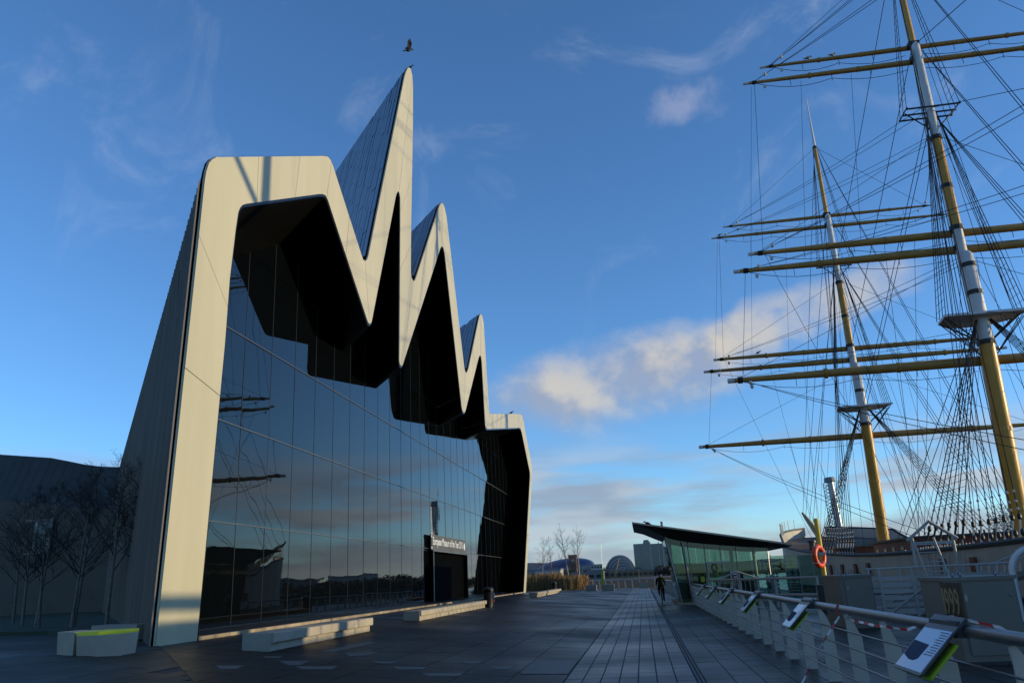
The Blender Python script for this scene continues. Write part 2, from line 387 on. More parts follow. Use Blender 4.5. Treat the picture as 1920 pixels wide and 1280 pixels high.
def paving(name, base_poly, dz0, x0, x1, y0, y1, cw, rl, matname, stagger=0.0, limit=300, jit=0.0, gap=0.008, cells_extra=None, clip=None):
    base = sheet(name, base_poly, dz0, 'joint')
    cells = []
    ncol = max(1, round((x1-x0)/cw)); cw = (x1-x0)/ncol
    for i in range(ncol):
        y = y0 + (stagger*rl if i % 2 else 0) + random.uniform(-jit, jit)
        while y < y1:
            cells.append((x0+i*cw, x0+(i+1)*cw, y, min(y1, y+rl))); y += rl
    cells = [c for c in cells if c[3]-c[2] > 0.1 and inside(base_poly, (c[0]+c[1])/2, (c[2]+c[3])/2)]
    def vis(c):
        xm, ym = (c[0]+c[1])/2, (c[2]+c[3])/2
        return (0 if (ym > 9.5 and -0.80*ym < xm < 0.47*ym) else 1, xm*xm+ym*ym)
    cells.sort(key=vis); shared = None; rest = MB(); edge = clip or []
    for k, (a, b, c, d) in enumerate(cells):
        dz = random.uniform(0, 0.003)+dz0+.008; h_ = gap/2
        rect = [(a+h_, c+h_), (b-h_, c+h_), (b-h_, d-h_), (a+h_, d-h_)]
        cut_ = bool(edge) and not all(inside(edge, *p) for p in rect)
        if cut_: rect = clip_poly(rect, edge)
        if len(rect) < 3: continue
        if k < limit and not cut_:
            xm, ym = (a+b)/2, (c+d)/2
            if shared is None:
                s = MB().face([(-.5, -.5, 0), (.5, -.5, 0), (.5, .5, 0), (-.5, .5, 0)])
                for p, q2 in (((-.5, -.5), (.5, -.5)), ((.5, -.5), (.5, .5)), ((.5, .5), (-.5, .5)), ((-.5, .5), (-.5, -.5))):
                    s.face([(p[0], p[1], -0.006), (q2[0], q2[1], -0.006), (q2[0], q2[1], 0), (p[0], p[1], 0)])
                o = s.build('paving_slab', matname, base); shared = o.data
            else:
                o = bpy.data.objects.new('paving_slab', shared); C.objects.link(o); o.parent = base
            sl = math.atan2(gz(xm-.05, ym)-gz(xm+.05, ym), .1)
            o.location = (xm, ym, gz(xm, ym)+dz); o.scale = ((b-a-gap)/math.cos(sl), d-c-gap, 1)
            o.rotation_euler = (random.uniform(-.0012, .0012), sl+random.uniform(-.0012, .0012), 0)
        elif k < limit:
            MB().prism([(x, y, gz(x, y)+dz-.006) for x, y in rect], (0, 0, .006)).build('cut_slab', matname, base)
        else: rest.face([(x, y, gz(x, y)+dz) for x, y in rect])
    if rest.f: rest.build('far_paving_slabs', matname, base, stuff=True)
    return base
PL = [(-10.5, -8), (-1.47, -8), (-1.47, 118), (-9.6, 134), (-10.5, 133)]
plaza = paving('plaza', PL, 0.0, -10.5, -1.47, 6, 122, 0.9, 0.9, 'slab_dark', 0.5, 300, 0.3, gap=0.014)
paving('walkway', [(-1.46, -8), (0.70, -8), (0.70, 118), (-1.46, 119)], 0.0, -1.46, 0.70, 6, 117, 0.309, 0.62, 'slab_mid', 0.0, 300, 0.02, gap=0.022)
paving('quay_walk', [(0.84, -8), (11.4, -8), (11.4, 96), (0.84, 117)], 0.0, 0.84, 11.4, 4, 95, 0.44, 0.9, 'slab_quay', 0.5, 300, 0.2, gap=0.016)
ch = struct(MB().box(0.70, 0.84, -6, 117, -0.05, 0.002).build('drain_channel', 'joint'))
for k in range(60):
    y = 11+k*0.8
    if k == 0: o0 = MB().box(-.045, -.02, 0, .78, 0, .010).box(.02, .045, 0, .78, 0, .010).build('grating', 'cover_metal', ch); o = o0
    else: o = bpy.data.objects.new('grating', o0.data); C.objects.link(o); o.parent = ch
    o.location = (0.77, y, 0.0)
# pale forecourt left of the diagonal joint
FC = [(-60, 5.5), (-2.2, 5.86), (-6.87, 12.19), (-10.17, 16.67), (-10.48, 17.0), (-15.6, 23.3), (-36, 27)]
FCC = [(-60, 5.5), (-2.2, 5.86), (-10.48, 17.0), (-15.6, 23.3), (-60, 27)]
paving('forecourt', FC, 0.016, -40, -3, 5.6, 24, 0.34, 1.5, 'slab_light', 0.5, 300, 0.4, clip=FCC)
for q in [[(-7.64,14.24),(-7.2,14.42),(-7.11,13.96),(-7.35,13.86)],[(-6.97,15.37),(-6.46,15.59),(-6.35,14.91),(-6.54,14.83)],[(-7.58,15.98),(-7.26,16.12),(-7.22,15.9),(-7.42,15.81)],[(-6.34,14.68),(-5.66,14.97),(-5.6,14.52),(-6.06,14.33)],[(-5.35,15.97),(-4.87,16.17),(-4.92,15.79),(-5.09,15.72)],[(-4.72,15.26),(-4.11,15.52),(-4.1,15.13),(-4.49,14.97)],[(-3.98,14.58),(-3.28,14.86),(-3.26,14.44),(-3.75,14.24)],[(-3.75,16.66),(-3.3,16.85),(-3.36,16.46),(-3.57,16.37)],[(-3.07,15.95),(-2.61,16.14),(-2.6,15.81),(-2.84,15.71)],
          [(-6.34,17.21),(-5.84,17.89),(-5.77,17.04),(-6.08,16.73)],[(-6.93,17.29),(-6.85,20.23),(-6.51,19.8),(-6.68,17.41)]]:
    MB().prism([(x, y, gz(x, y)+.008) for x, y in q], (0, 0, 0.010)).build('pale_inlay', 'inlay', plaza)
MB().prism([(-2.37, 17.4, gz(-2.37, 17)+.008), (-1.49, 17.78, .010), (-1.49, 15.43, .010), (-2.31, 15.11, gz(-2.31, 15)+.008)], (0, 0, 0.010)).build('access_cover', 'cover_metal', plaza)
struct(MB().prism([(-50.6, 71.5, G0-.1), (-13.2, 20.9, G0-.1), (-16.5, 23.6, G0-.1), (-20.5, 26.5, G0-.1), (-36, 31.5, G0-.1), (-90, 36, G0-.1), (-110, 66, G0-.1)], (0, 0, 0.20)).build('lawn', 'grass'))
sheet('grass_verge', [(-34, 76), (-10.52, 76), (-10.52, 122), (-9.2, 123), (-10.8, 140), (-40, 160), (-60, 150)], .05, 'grass')

# ------------------------------------------------------------------ museum
OUT = [(16.92,0.63),(17.52,12.14),(17.56,12.42),(17.66,12.73),(17.8,12.92),(18.01,13.11),(25.47,17.32),(25.89,17.53),(26.16,17.55),(26.39,17.47),(29.87,15.04),(30.04,14.94),(30.27,14.99),(30.51,15.13),(30.68,15.38),(36.51,28.34),(36.83,28.91),(37.16,29.36),(37.49,29.67),(37.82,29.78),(38.15,29.54),(38.23,28.82),(38.15,26.52),(37.57,20.03),(37.41,17.35),(37.52,16.98),(37.93,16.91),(38.25,17.13),(38.57,17.5),(43.88,24.0),(44.33,24.47),(44.77,24.8),(45.21,24.9),(45.63,24.77),(46.04,24.39),(50.22,15.42),(50.45,15.18),(50.87,15.17),(51.24,15.38),(51.64,15.7),(56.13,20.72),(56.62,21.18),(57.09,21.41),(57.62,21.37),(58.09,21.0),(59.01,14.29),(59.22,14.1),(59.77,14.13),(75.26,17.14),(76.77,17.41),(77.87,17.41),(78.51,17.09),(83.45,13.12),(83.42,12.5),(82.52,11.3),(74.2,0.57)]
INN = [(18.6,0.64),(19.06,8.14),(19.11,9.97),(19.27,11.51),(19.36,12.09),(19.44,12.27),(19.58,12.43),(19.79,12.57),(25.16,15.58),(25.51,15.75),(25.77,15.82),(25.99,15.76),(27.14,14.93),(30.54,12.49),(30.71,12.38),(30.92,12.37),(31.13,12.5),(31.26,12.72),(34.73,20.16),(34.92,20.5),(35.2,20.78),(35.43,20.77),(35.56,20.54),(35.54,19.11),(35.26,11.9),(35.36,11.74),(35.59,11.72),(35.82,11.86),(36.0,12.07),(43.78,21.02),(44.16,21.46),(44.52,21.72),(44.94,21.78),(45.27,21.5),(49.04,12.53),(49.3,12.27),(49.73,12.23),(50.16,12.43),(50.45,12.69),(55.36,17.38),(55.71,17.67),(56.05,17.83),(56.46,17.84),(56.7,17.44),(57.19,12.76),(57.48,12.61),(58.13,12.67),(73.36,15.45),(75.17,15.8),(76.24,15.83),(76.88,15.57),(81.48,12.32),(81.47,11.89),(80.71,10.83),(72.97,0.64)]
AX = -10.5
DV = Vector((-0.585, 0.811, 0))
mus = thing('museum_building', 'zigzag roofed museum with pale metal frame around a tall dark glass front', 'museum', (AX, 17, G0))
def cut(poly, i, t):   # point on polyline i..i+1
    a, b = poly[i], poly[min(i+1, len(poly)-1)]
    return (lerp(a[0], b[0], t), lerp(a[1], b[1], t))
def seg(poly, p0, p1):
    (i0, t0), (i1, t1) = p0, p1
    r = [cut(poly, i0, t0)]
    for k in range(i0+1, i1+1): r.append(poly[k])
    e = cut(poly, i1, t1)
    if (abs(e[0]-r[-1][0])+abs(e[1]-r[-1][1])) > 1e-4: r.append(e)
    return r
cuts = [((0,0),(0,0)), ((0,.55),(0,.80)), ((0,.86),(1,.55)), ((5,.32),(7,.12)), ((5,.72),(7,.62)), ((8,.5),(10,.5)), ((9,.55),(12,.25)), ((12,0),(14,.9)),
        ((14,.40),(17,.45)), ((14,.80),(18,0)), ((20,0),(20,.5)), ((22,.55),(22,.5)), ((23,.45),(23,.35)), ((26,0),(25,.9)), ((28,.4),(28,.35)), ((31,.5),(31,.5)),
        ((34,.45),(33,.5)), ((36,.5),(35,.8)), ((39,.5),(38,.45)), ((42,0),(41,.5)), ((44,.5),(43,.4)), ((46,.5),(45,.5)), ((47,.5),(46,.5)), ((50,0),(49,0)), ((51,.6),(50,.6)), ((53,.5),(52,.5)), ((54,.5),(53,.5)), ((54,1),(53,1))]
for k in range(len(cuts)-1):
    (o0, i0), (o1, i1) = cuts[k], cuts[k+1]
    po = seg(OUT, o0, o1); pi = seg(INN, i0, i1)
    cy = sum(p[0] for p in po)/len(po); g2 = 0.006 + 0.0002*cy
    def shr(a, b):   # pull the seam ends apart a little
        d = Vector((b[0]-a[0], b[1]-a[1]))
        if d.length < 1e-4: return a
        d.normalize(); return (a[0]+d.x*g2, a[1]+d.y*g2)
    po[0] = shr(po[0], po[1]); po[-1] = shr(po[-1], po[-2]); pi[0] = shr(pi[0], pi[1]); pi[-1] = shr(pi[-1], pi[-2])
    MB().prism([(AX-0.055, y, z) for y, z in po + pi[::-1]], (0.055+random.uniform(0, .003), 0, 0)).build('frame_panel', 'frame_metal', mus)
# dark backing seen in the seams
bk = MB()
for k in range(len(cuts)-1):
    (o0, i0), (o1, i1) = cuts[k], cuts[k+1]
    bk.prism([(AX-0.12, y, z) for y, z in seg(OUT, o0, o1) + seg(INN, i0, i1)[::-1]], (0.06, 0, 0))
bk.build('frame_backing', 'dark_gap', mus)
rim = MB(); pts = []; n = len(OUT)
for k in range(n):
    a = OUT[max(0, k-1)]; b = OUT[min(n-1, k+1)]; t = Vector((b[0]-a[0], b[1]-a[1])).normalized(); pts.append((OUT[k][0]-t.y*.02, OUT[k][1]+t.x*.02))
for k in range(n-1): rim.face([(AX-.05, *pts[k]), (AX-.05, *pts[k+1]), (AX-.001, *pts[k+1]), (AX-.001, *pts[k])])
rim.build('frame_lip', 'frame_metal', mus)
n = len(INN); ins = []
for k in range(n):
    a = INN[max(0, k-1)]; b = INN[min(n-1, k+1)]; t = Vector((b[0]-a[0], b[1]-a[1])).normalized(); ins.append((INN[k][0]+t.y*0.09, INN[k][1]-t.x*0.09))
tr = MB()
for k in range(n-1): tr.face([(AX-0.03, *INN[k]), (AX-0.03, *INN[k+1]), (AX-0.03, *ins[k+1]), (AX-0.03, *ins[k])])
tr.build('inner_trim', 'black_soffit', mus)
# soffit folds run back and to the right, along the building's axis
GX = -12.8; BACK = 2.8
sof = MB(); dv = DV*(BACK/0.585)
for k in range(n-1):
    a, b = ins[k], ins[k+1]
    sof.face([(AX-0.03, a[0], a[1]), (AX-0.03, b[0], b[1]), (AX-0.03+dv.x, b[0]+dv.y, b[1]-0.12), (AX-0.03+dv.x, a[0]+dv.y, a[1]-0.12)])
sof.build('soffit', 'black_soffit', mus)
# glazing: columns of panes behind the frame
SH = (AX-GX)/0.585*0.811
def soff_z(y):
    best = -1
    for k in range(n-1):
        (ya, za), (yb, zb) = ins[k], ins[k+1]; ya += SH; yb += SH
        if min(ya, yb) <= y <= max(ya, yb) and abs(yb-ya) > 1e-6: best = max(best, lerp(za, zb, (y-ya)/(yb-ya)))
    return best
rows = [0.738, 3.824, 6.965, 10.088, 13.217, 16.357, 19.498]
CW = 2.066; y = 20.47
while y < 84:
    top = max(soff_z(y+CW*t) for t in (0.02, .15, .3, .5, .7, .85, .98))
    for r_ in range(len(rows)-1):
        if rows[r_] > top: break
        z0, z1 = rows[r_], min(rows[r_+1], top+0.3)
        if z1-z0 < 0.2: continue
        p = MB().box(-0.02, 0.0, -CW/2+.012, CW/2-.012, (z0-z1)/2+.012, (z1-z0)/2-.012).build('glass_pane', 'facade_glass')
        p.parent = mus; p.location = Vector((GX, y+CW/2, (z0+z1)/2))-WLOC[mus]
        p.rotation_euler = (0, R(random.gauss(0, 0.05)), R(random.gauss(0, 0.10)))
    if top > 0: MB().box(GX-.08, GX+.008, y-.011, y+.011, 0.738, top).build('mullion', 'bar_dark', mus)
    y += CW
for z in rows[1:4]:
    runs = []; yy = 19.6; st = None
    while yy < 84.5:
        ok = soff_z(yy) > z
        if ok and st is None: st = yy
        if not ok and st is not None: runs.append((st, yy)); st = None
        yy += 0.15
    if st: runs.append((st, 83.4))
    for a, b in runs:
        if b-a > .6: MB().box(GX-.06, GX+.03, a, b, z-.016, z+.016).build('transom', 'bar_metal', mus)
# plinth
MB().box(GX-.2, AX-0.22, 18.9, 73.2, G0-.2, 0.728).build('plinth_bed', 'slab_dark', mus)
yy = 18.7
while yy < 72.9:
    L = random.uniform(1.4, 1.65)
    MB().box(AX-0.21, AX-0.012+random.uniform(-.006, .006), yy, min(72.95, yy+L-.012), G0-.2, 0.742).build('plinth_stone', 'plinth_stone', mus)
    yy += L
# entrance portal with sign
PX = -12.5; Z1 = 3.71
ent = MB().box(GX-.3, PX, 49.0, 49.22, .73, Z1).box(GX-.3, PX, 58.7, 58.95, .73, Z1).box(GX-.3, PX, 49.22, 58.7, 3.62, Z1)
por = ent.build('entrance_portal', 'dark_gap', mus)
MB().box(GX+.03, GX+.05, 49.22, 58.7, .73, 3.62).build('doorway', 'dark_gap', por)  # flat sheet painted near black for the dark inside the doorway
MB().box(PX-.02, PX+.02, 48.95, 49.08, .73, 3.73).box(PX-.02, PX+.02, 49.08, 58.95, 3.65, 3.73).build('portal_edge', 'bar_metal', por)
sgn = MB().box(PX-0.15, PX-0.06, 48.8, 58.7, 3.735, 4.66).build('sign_board', 'sign_grey', mus)
def text_mesh(s, name, size, matn, parent, mtx, ext=0.01, sx=1.0):
    cu = bpy.data.curves.new(name, 'FONT'); cu.body = s; cu.size = size; cu.extrude = ext; cu.offset = 0.012*size; cu.resolution_u = 3
    t = bpy.data.objects.new(name, cu); C.objects.link(t)
    dg = bpy.context.evaluated_depsgraph_get(); me = bpy.data.meshes.new_from_object(t.evaluated_get(dg))
    bpy.data.objects.remove(t)
    xs = [v.co.x for v in me.vertices]; w0, w1 = min(xs), max(xs)
    off = WLOC.get(parent, Vector((0, 0, 0)))
    for v in me.vertices: v.co = mtx @ Vector(((v.co.x-w0)/(w1-w0)*sx, v.co.y, v.co.z)) - off
    me.materials.clear(); me.materials.append(M[matn])
    o = bpy.data.objects.new(name, me); C.objects.link(o); o.parent = parent; WLOC[o] = off; return o
faceX = Matrix(((0, 0, 1, 0), (1, 0, 0, 0), (0, 1, 0, 0), (0, 0, 0, 1)))
text_mesh('European Museum of the Year 2013', 'lettering', 0.66, 'white_sign', sgn, Matrix.Translation((PX-0.052, 49.15, 4.06)) @ faceX, 0.006, 8.5)
MB().prism([(PX-.058, 57.95, 4.2), (PX-.058, 58.1, 3.98), (PX-.058, 58.3, 3.95), (PX-.058, 58.45, 4.15), (PX-.058, 58.38, 4.42), (PX-.058, 58.12, 4.48)], (0.010, 0, 0)).build('emblem', 'white_sign', sgn)
for z in (3.8, 4.48): MB().box(PX-.09, PX-.045, 48.76, 48.92, z, z+.12).build('sign_clip', 'white_sign', sgn)
# outer shell: roof folds and side wall extruded back along the axis
LB = 67.6
def slope(y): return 0.078 if 30 < y < 38.2 else (0.035 if y < 48 else 0.0)
sh = MB(); XB = AX-0.125
def bk_pt(p, t): return Vector((XB, p[0], p[1]-.07)) + DV*t + Vector((0, 0, slope(p[0])*t))
rp = OUT[1:-1]
for k in range(len(rp)-1): sh.face([bk_pt(rp[k], 0), bk_pt(rp[k+1], 0), bk_pt(rp[k+1], LB), bk_pt(rp[k], LB)])
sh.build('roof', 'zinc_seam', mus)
# raised zinc sheets on the three slopes that face the viewer between the peaks
def sheets(pv_, pp_, nst, wst, plen):
    a = Vector((XB, *pv_)); b = Vector((XB, *pp_)); L = (b-a).length; u = (b-a)/L
    nrm = u.cross(DV).normalized()
    if nrm.y > 0: nrm = -nrm
    for i in range(nst):
        s = -((i*0.37) % 1)*plen
        while s < L:
            e0, e1 = max(0.03, s+.02), min(L-.03, s+plen-.02)
            if e1-e0 > 0.15:
                t0, t1 = i*wst+.03, (i+1)*wst-.03
                def P(ss, tt): return a + u*ss + DV*tt + Vector((0, 0, lerp(slope(pv_[0]), slope(pp_[0]), ss/L)*tt))
                tl = random.uniform(-.012, .012)
                MB().prism([P(e0, t0), P(e1, t0), P(e1, t1)+nrm*tl, P(e0, t1)+nrm*tl], nrm*(0.05+random.uniform(0, .015))).build('zinc_sheet', 'zinc_roof', mus)
            s += plen
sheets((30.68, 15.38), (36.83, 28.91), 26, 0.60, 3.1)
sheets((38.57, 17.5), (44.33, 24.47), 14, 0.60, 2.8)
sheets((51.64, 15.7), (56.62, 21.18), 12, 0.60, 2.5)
sw = MB(); i = 0; t = 0; nn = Vector((-0.811, -0.585, 0))
while t < LB:
    t2 = min(LB, t+.45); d = 0.0 if i % 2 else 0.006
    A_ = Vector((XB, 16.93, G0-.1)) + DV*t; B_ = Vector((XB, 16.93, G0-.1)) + DV*t2
    Ct = Vector((XB, 17.5, 12.12)) + DV*t2 + Vector((0, 0, .035*t2)); Dt = Vector((XB, 17.5, 12.12)) + DV*t + Vector((0, 0, .035*t))
    sw.face([A_+nn*d, B_+nn*d, Ct+nn*d, Dt+nn*d])
    s1 = nn*(d+0.03); e = DV*0.012
    sw.face([A_-e+s1, A_+e+s1, Dt+e+s1, Dt-e+s1]); sw.face([A_-e, A_-e+s1, Dt-e+s1, Dt-e]); sw.face([A_+e, A_+e+s1, Dt+e+s1, Dt+e])
    t = t2; i += 1
sw.build('side_cladding', 'zinc', mus, stuff=True)
# low rear wing across the left
cb = Vector((XB, 16.93, 0)) + DV*LB; wl_pts = []
for k in range(41):
    s = k/40; x = cb.x + 2.6 - 72.6*s
    wl_pts.append((x, cb.y - 6.5*s, 14.75 - .55*math.sin(min(1, s*7)*math.pi) + 8.6*s))
wing = MB(); rf = MB(); cp = MB()
def W(x, y_, z_, t): return (x-.8*t, y_+3.2*t, lerp(z_*.70, z_, t**1.25))
for k in range(40):
    (xa, ya, za), (xb, yb, zb) = wl_pts[k], wl_pts[k+1]
    wing.face([(xa, ya, G0-.2), (xb, yb, G0-.2), (xb, yb, zb*.70), (xa, ya, za*.70)])
    for j in range(4): rf.face([W(xa, ya, za, j/4), W(xb, yb, zb, j/4), W(xb, yb, zb, (j+1)/4), W(xa, ya, za, (j+1)/4)])
    for f_ in (0, .5):   # standing seams
        x_, y_, z_ = (lerp(xa, xb, f_), lerp(ya, yb, f_), lerp(za, zb, f_))
        for j in range(4):
            p, q = Vector(W(x_, y_, z_, j/4)), Vector(W(x_, y_, z_, (j+1)/4)); rf.face([p+Vector((-.02, -.05, .02)), p+Vector((.02, -.05, .02)), q+Vector((.02, -.05, .02)), q+Vector((-.02, -.05, .02))])
    cp.face([W(xa, ya, za, 1), W(xb, yb, zb, 1), (xb-1.6, yb+4.4, zb+.12), (xa-1.6, ya+4.4, za+.12)])
wing.build('rear_wall', 'zinc_shaded', mus); rf.build('rear_roof', 'zinc_shaded', mus); cp.build('rear_roof_edge', 'zinc', mus)  # shade put into the wall and roof colour; the edge keeps plain zinc
wy = cb.y-.78
wn = MB().box(-58.6, -55.85, wy-.12, wy-.02, 6.4, 9.3).build('window', 'hotel_glass', mus)
MB().box(-58.8, -58.6, wy-.2, wy-.02, 6.2, 9.5).box(-55.85, -55.65, wy-.2, wy-.02, 6.2, 9.5).box(-58.6, -55.85, wy-.2, wy-.02, 9.3, 9.5).box(-58.6, -55.85, wy-.2, wy-.02, 6.2, 6.4).box(-57.3, -57.2, wy-.16, wy-.121, 6.4, 9.3).build('window_frame', 'zinc', wn)
MB().box(-52.6, -51.2, cb.y-.3, cb.y-.05, G0, 3.6).build('side_door', 'dark_gap', mus)

# ------------------------------------------------------------------ concrete benches and blocks
def bench(label, x0, x1, y0, y1, blk, h=.36):
    zb = gz((x0+x1)/2, (y0+y1)/2); zl = gz(x1, y1)-.04; zt = zb+h
    b = thing('concrete_bench', label, 'bench', (x0, y0, zb), 'long concrete benches on the plaza')
    y = y0; k = 0; e = 0.02; zm = zb+.15
    while y < y1-0.2:
        L = min(blk, y1-y)
        MB().prism([(x0, y+.006, zm), (x1-e, y+.006, zm), (x1, y+.006, zm+e), (x1, y+.006, zt-e), (x1-e, y+.006, zt), (x0+e, y+.006, zt), (x0, y+.006, zt-e)], (0, L-.012, 0)).build('bench_block', 'concrete', b)
        MB().box(x0+.02, x1-.10, y+(.0 if k else .012), y+L-.006, zl, zm-.003).build('bench_foot', 'concrete', b)
        if k == 0: MB().box(x0, x1-.06, y-.02, y+.005, zl, zt-.005).build('bench_end', 'concrete', b)
        y += L; k += 1
bench('long pale concrete bench nearest the camera, beside the left pillar of the museum', -8.52, -7.82, 16.95, 23.5, 1.65)
bench('long concrete bench in front of the museum entrance portal, litter bin at its end', -8.5, -7.85, 28.9, 41.4, 2.08, .33)
bench('distant concrete bench beyond the museum near the tan reeds', -8.4, -7.75, 61, 79, 4.4, .33)
def seat_block(label, poly_b, grow, h, z, top=None):
    c = (sum(p[0] for p in poly_b)/len(poly_b), sum(p[1] for p in poly_b)/len(poly_b))
    t = thing('seat_block', label, 'concrete block', (*c, z), 'angular concrete seat blocks'); m = MB(); nb = len(poly_b)
    poly_t = [(c[0]+(x-c[0])*grow, c[1]+(y-c[1])*grow) for x, y in poly_b]
    m.face([(x, y, z-.05) for x, y in poly_b][::-1]); m.face([(x, y, z+h) for x, y in poly_t])
    for k in range(nb):
        k2 = (k+1) % nb; m.face([(*poly_b[k], z-.05), (*poly_b[k2], z-.05), (*poly_t[k2], z+h), (*poly_t[k], z+h)])
    m.build('block_body', 'concrete', t)
    if top: MB().prism([(x, y, z+h) for x, y in poly_t], (0, 0, 0.065)).build('painted_top', top, t)
seat_block('angular grey concrete seat block with a bright yellow top', [(-10.76, 14.75), (-10.25, 14.62), (-9.98, 14.92), (-10.05, 15.5), (-10.7, 15.5)], 1.08, .40, .64, 'yellow_top')
seat_block('plain angular concrete block left of the yellow topped one', [(-11.6, 15.3), (-10.92, 14.85), (-10.82, 15.4), (-11.5, 15.85)], 1.08, .45, .653)
seat_block('low concrete block in the shade behind the yellow topped one', [(-13.9, 19.5), (-12.2, 18.8), (-12.05, 19.3), (-13.75, 20.0)], 1.0, .42, .653)
for lab, x, y in (('concrete block left of the lime green marker board', -6.9, 111.0), ('concrete block right of the lime green marker board', -4.4, 105.5), ('pale concrete block under the distant river railing', 0.0, 116.5)):
    seat_block(lab, [(x-.7, y-.4), (x+.7, y-.4), (x+.7, y+.5), (x-.7, y+.5)], 1.06, .75, gz(x, y))
mk = thing('marker_board', 'tall lime green marker board standing on the far promenade', 'sign', (-5.5, 114.5, 0))
MB().prism([(-5.72, 114.5, 0.5), (-5.34, 114.5, 0.5), (-5.30, 114.5, 2.55), (-5.62, 114.5, 2.75)], (0, .12, 0)).build('board', 'lime', mk)
MB().box(-5.62, -5.42, 114.52, 114.6, 0, .5).build('foot', 'black_plastic', mk)

def litter_bin(label, x, y, s=1.0):
    z = gz(x, y); t = thing('litter_bin', label, 'bin', (x, y, z), 'black litter bins')
    b = MB().tube([(x, y, z+q*s) for q in (-.03, .05, .06, .68, .71, .87, .95, .98)], [q*s for q in (.21, .21, .24, .27, .285, .285, .21, .04)], 16).build('bin_body', 'black_plastic', t)
    smooth_shade(b)
    MB().box(x+.25*s, x+.29*s, y-.11*s, y+.11*s, z+.40*s, z+.68*s).build('sticker', 'blue_sticker', t)
    MB().box(x+.25*s, x+.285*s, y-.08*s, y+.08*s, z+.22*s, z+.34*s).build('sticker', 'red_sticker', t)
    MB().box(x-.16*s, x+.16*s, y-.295*s, y-.275*s, z+.74*s, z+.84*s).build('bin_slot', 'dark_gap', t)
litter_bin('black litter bin at the end of the bench by the museum entrance', -7.9, 42.2)
litter_bin('distant black litter bin in front of the tan reeds', -13.2, 124.0, 1.4)

# ------------------------------------------------------------------ quay railing with interpretive signs
RX = 2.62
rail = thing('quay_railing', 'grey steel promenade railing with plate posts and horizontal rods', 'railing', (RX, 2, 0))
o = MB().tube([(RX, 2, 1.09), (RX, 46.4, 1.09)], 0.052, 14).build('handrail', 'steel', rail); smooth_shade(o, 50)
for z, x in ((.22, RX-.01), (.42, RX-.01), (.62, RX-.01), (.82, RX-.01)): MB().tube([(x, 2, z), (x, 46.4, z)], 0.013, 6).build('rod', 'steel', rail)
prof = [(RX-.01, 0), (RX+.17, 0), (RX+.155, .74), (RX+.06, .97), (RX+.015, 1.04), (RX-.03, 1.03), (RX-.02, .9), (RX-.02, .2)]
pm = None
for k in range(27):
    y = 3.35 + 1.68*k
    if pm is None:
        o = MB().prism([(x, y-.012, z) for x, z in prof], (0, .024, 0)).build('post', 'post_grey', rail); pm = o; y_first = y
    else:
        o = pm.copy(); C.objects.link(o); o.parent = rail; o.location = (0, y-y_first, 0)
far = thing('river_railing', 'distant grey railing with white posts along the river edge', 'railing', (2.0, 117.5, 0))
fa, fb = Vector((1.6, 117.6, 0)), Vector((-11.4, 145.2, 0)); fd = (fb-fa)
for k in range(13):
    p = fa+fd*(k/12); MB().prism([p+Vector((-.09, 0, 0)), p+Vector((.12, 0, 0)), p+Vector((.10, 0, .8)), p+Vector((.04, 0, 1.12)), p+Vector((-.12, 0, 1.22)), p+Vector((-.12, 0, 1.05)), p+Vector((-.06, 0, .85))], (0, .05, 0)).build('post', 'mast_white', far)
for z in (.3, .55, .8, 1.12): MB().tube([fa+Vector((0, 0, z)), fb+Vector((0, 0, z))], .02 if z < 1 else .045, 5).build('rod' if z < 1 else 'handrail', 'steel', far)
mid = thing('further_railing', 'stretch of grey promenade railing beyond the glass ticket pavilion', 'railing', (2.6, 56, 0))
MB().tube([(2.6, 57, 1.09), (1.6, 117, 1.09)], .05, 6).build('handrail', 'steel', mid)
for z in (.22, .42, .62, .82): MB().tube([(2.6, 57, z), (1.6, 117, z)], .014, 4).build('rod', 'steel', mid)
for k in range(36):
    t = k/35; x = lerp(2.6, 1.6, t); y = lerp(57, 117, t); MB().prism([(x-RX+a, y, z) for a, z in prof], (0, .03, 0)).build('post', 'post_grey', mid)

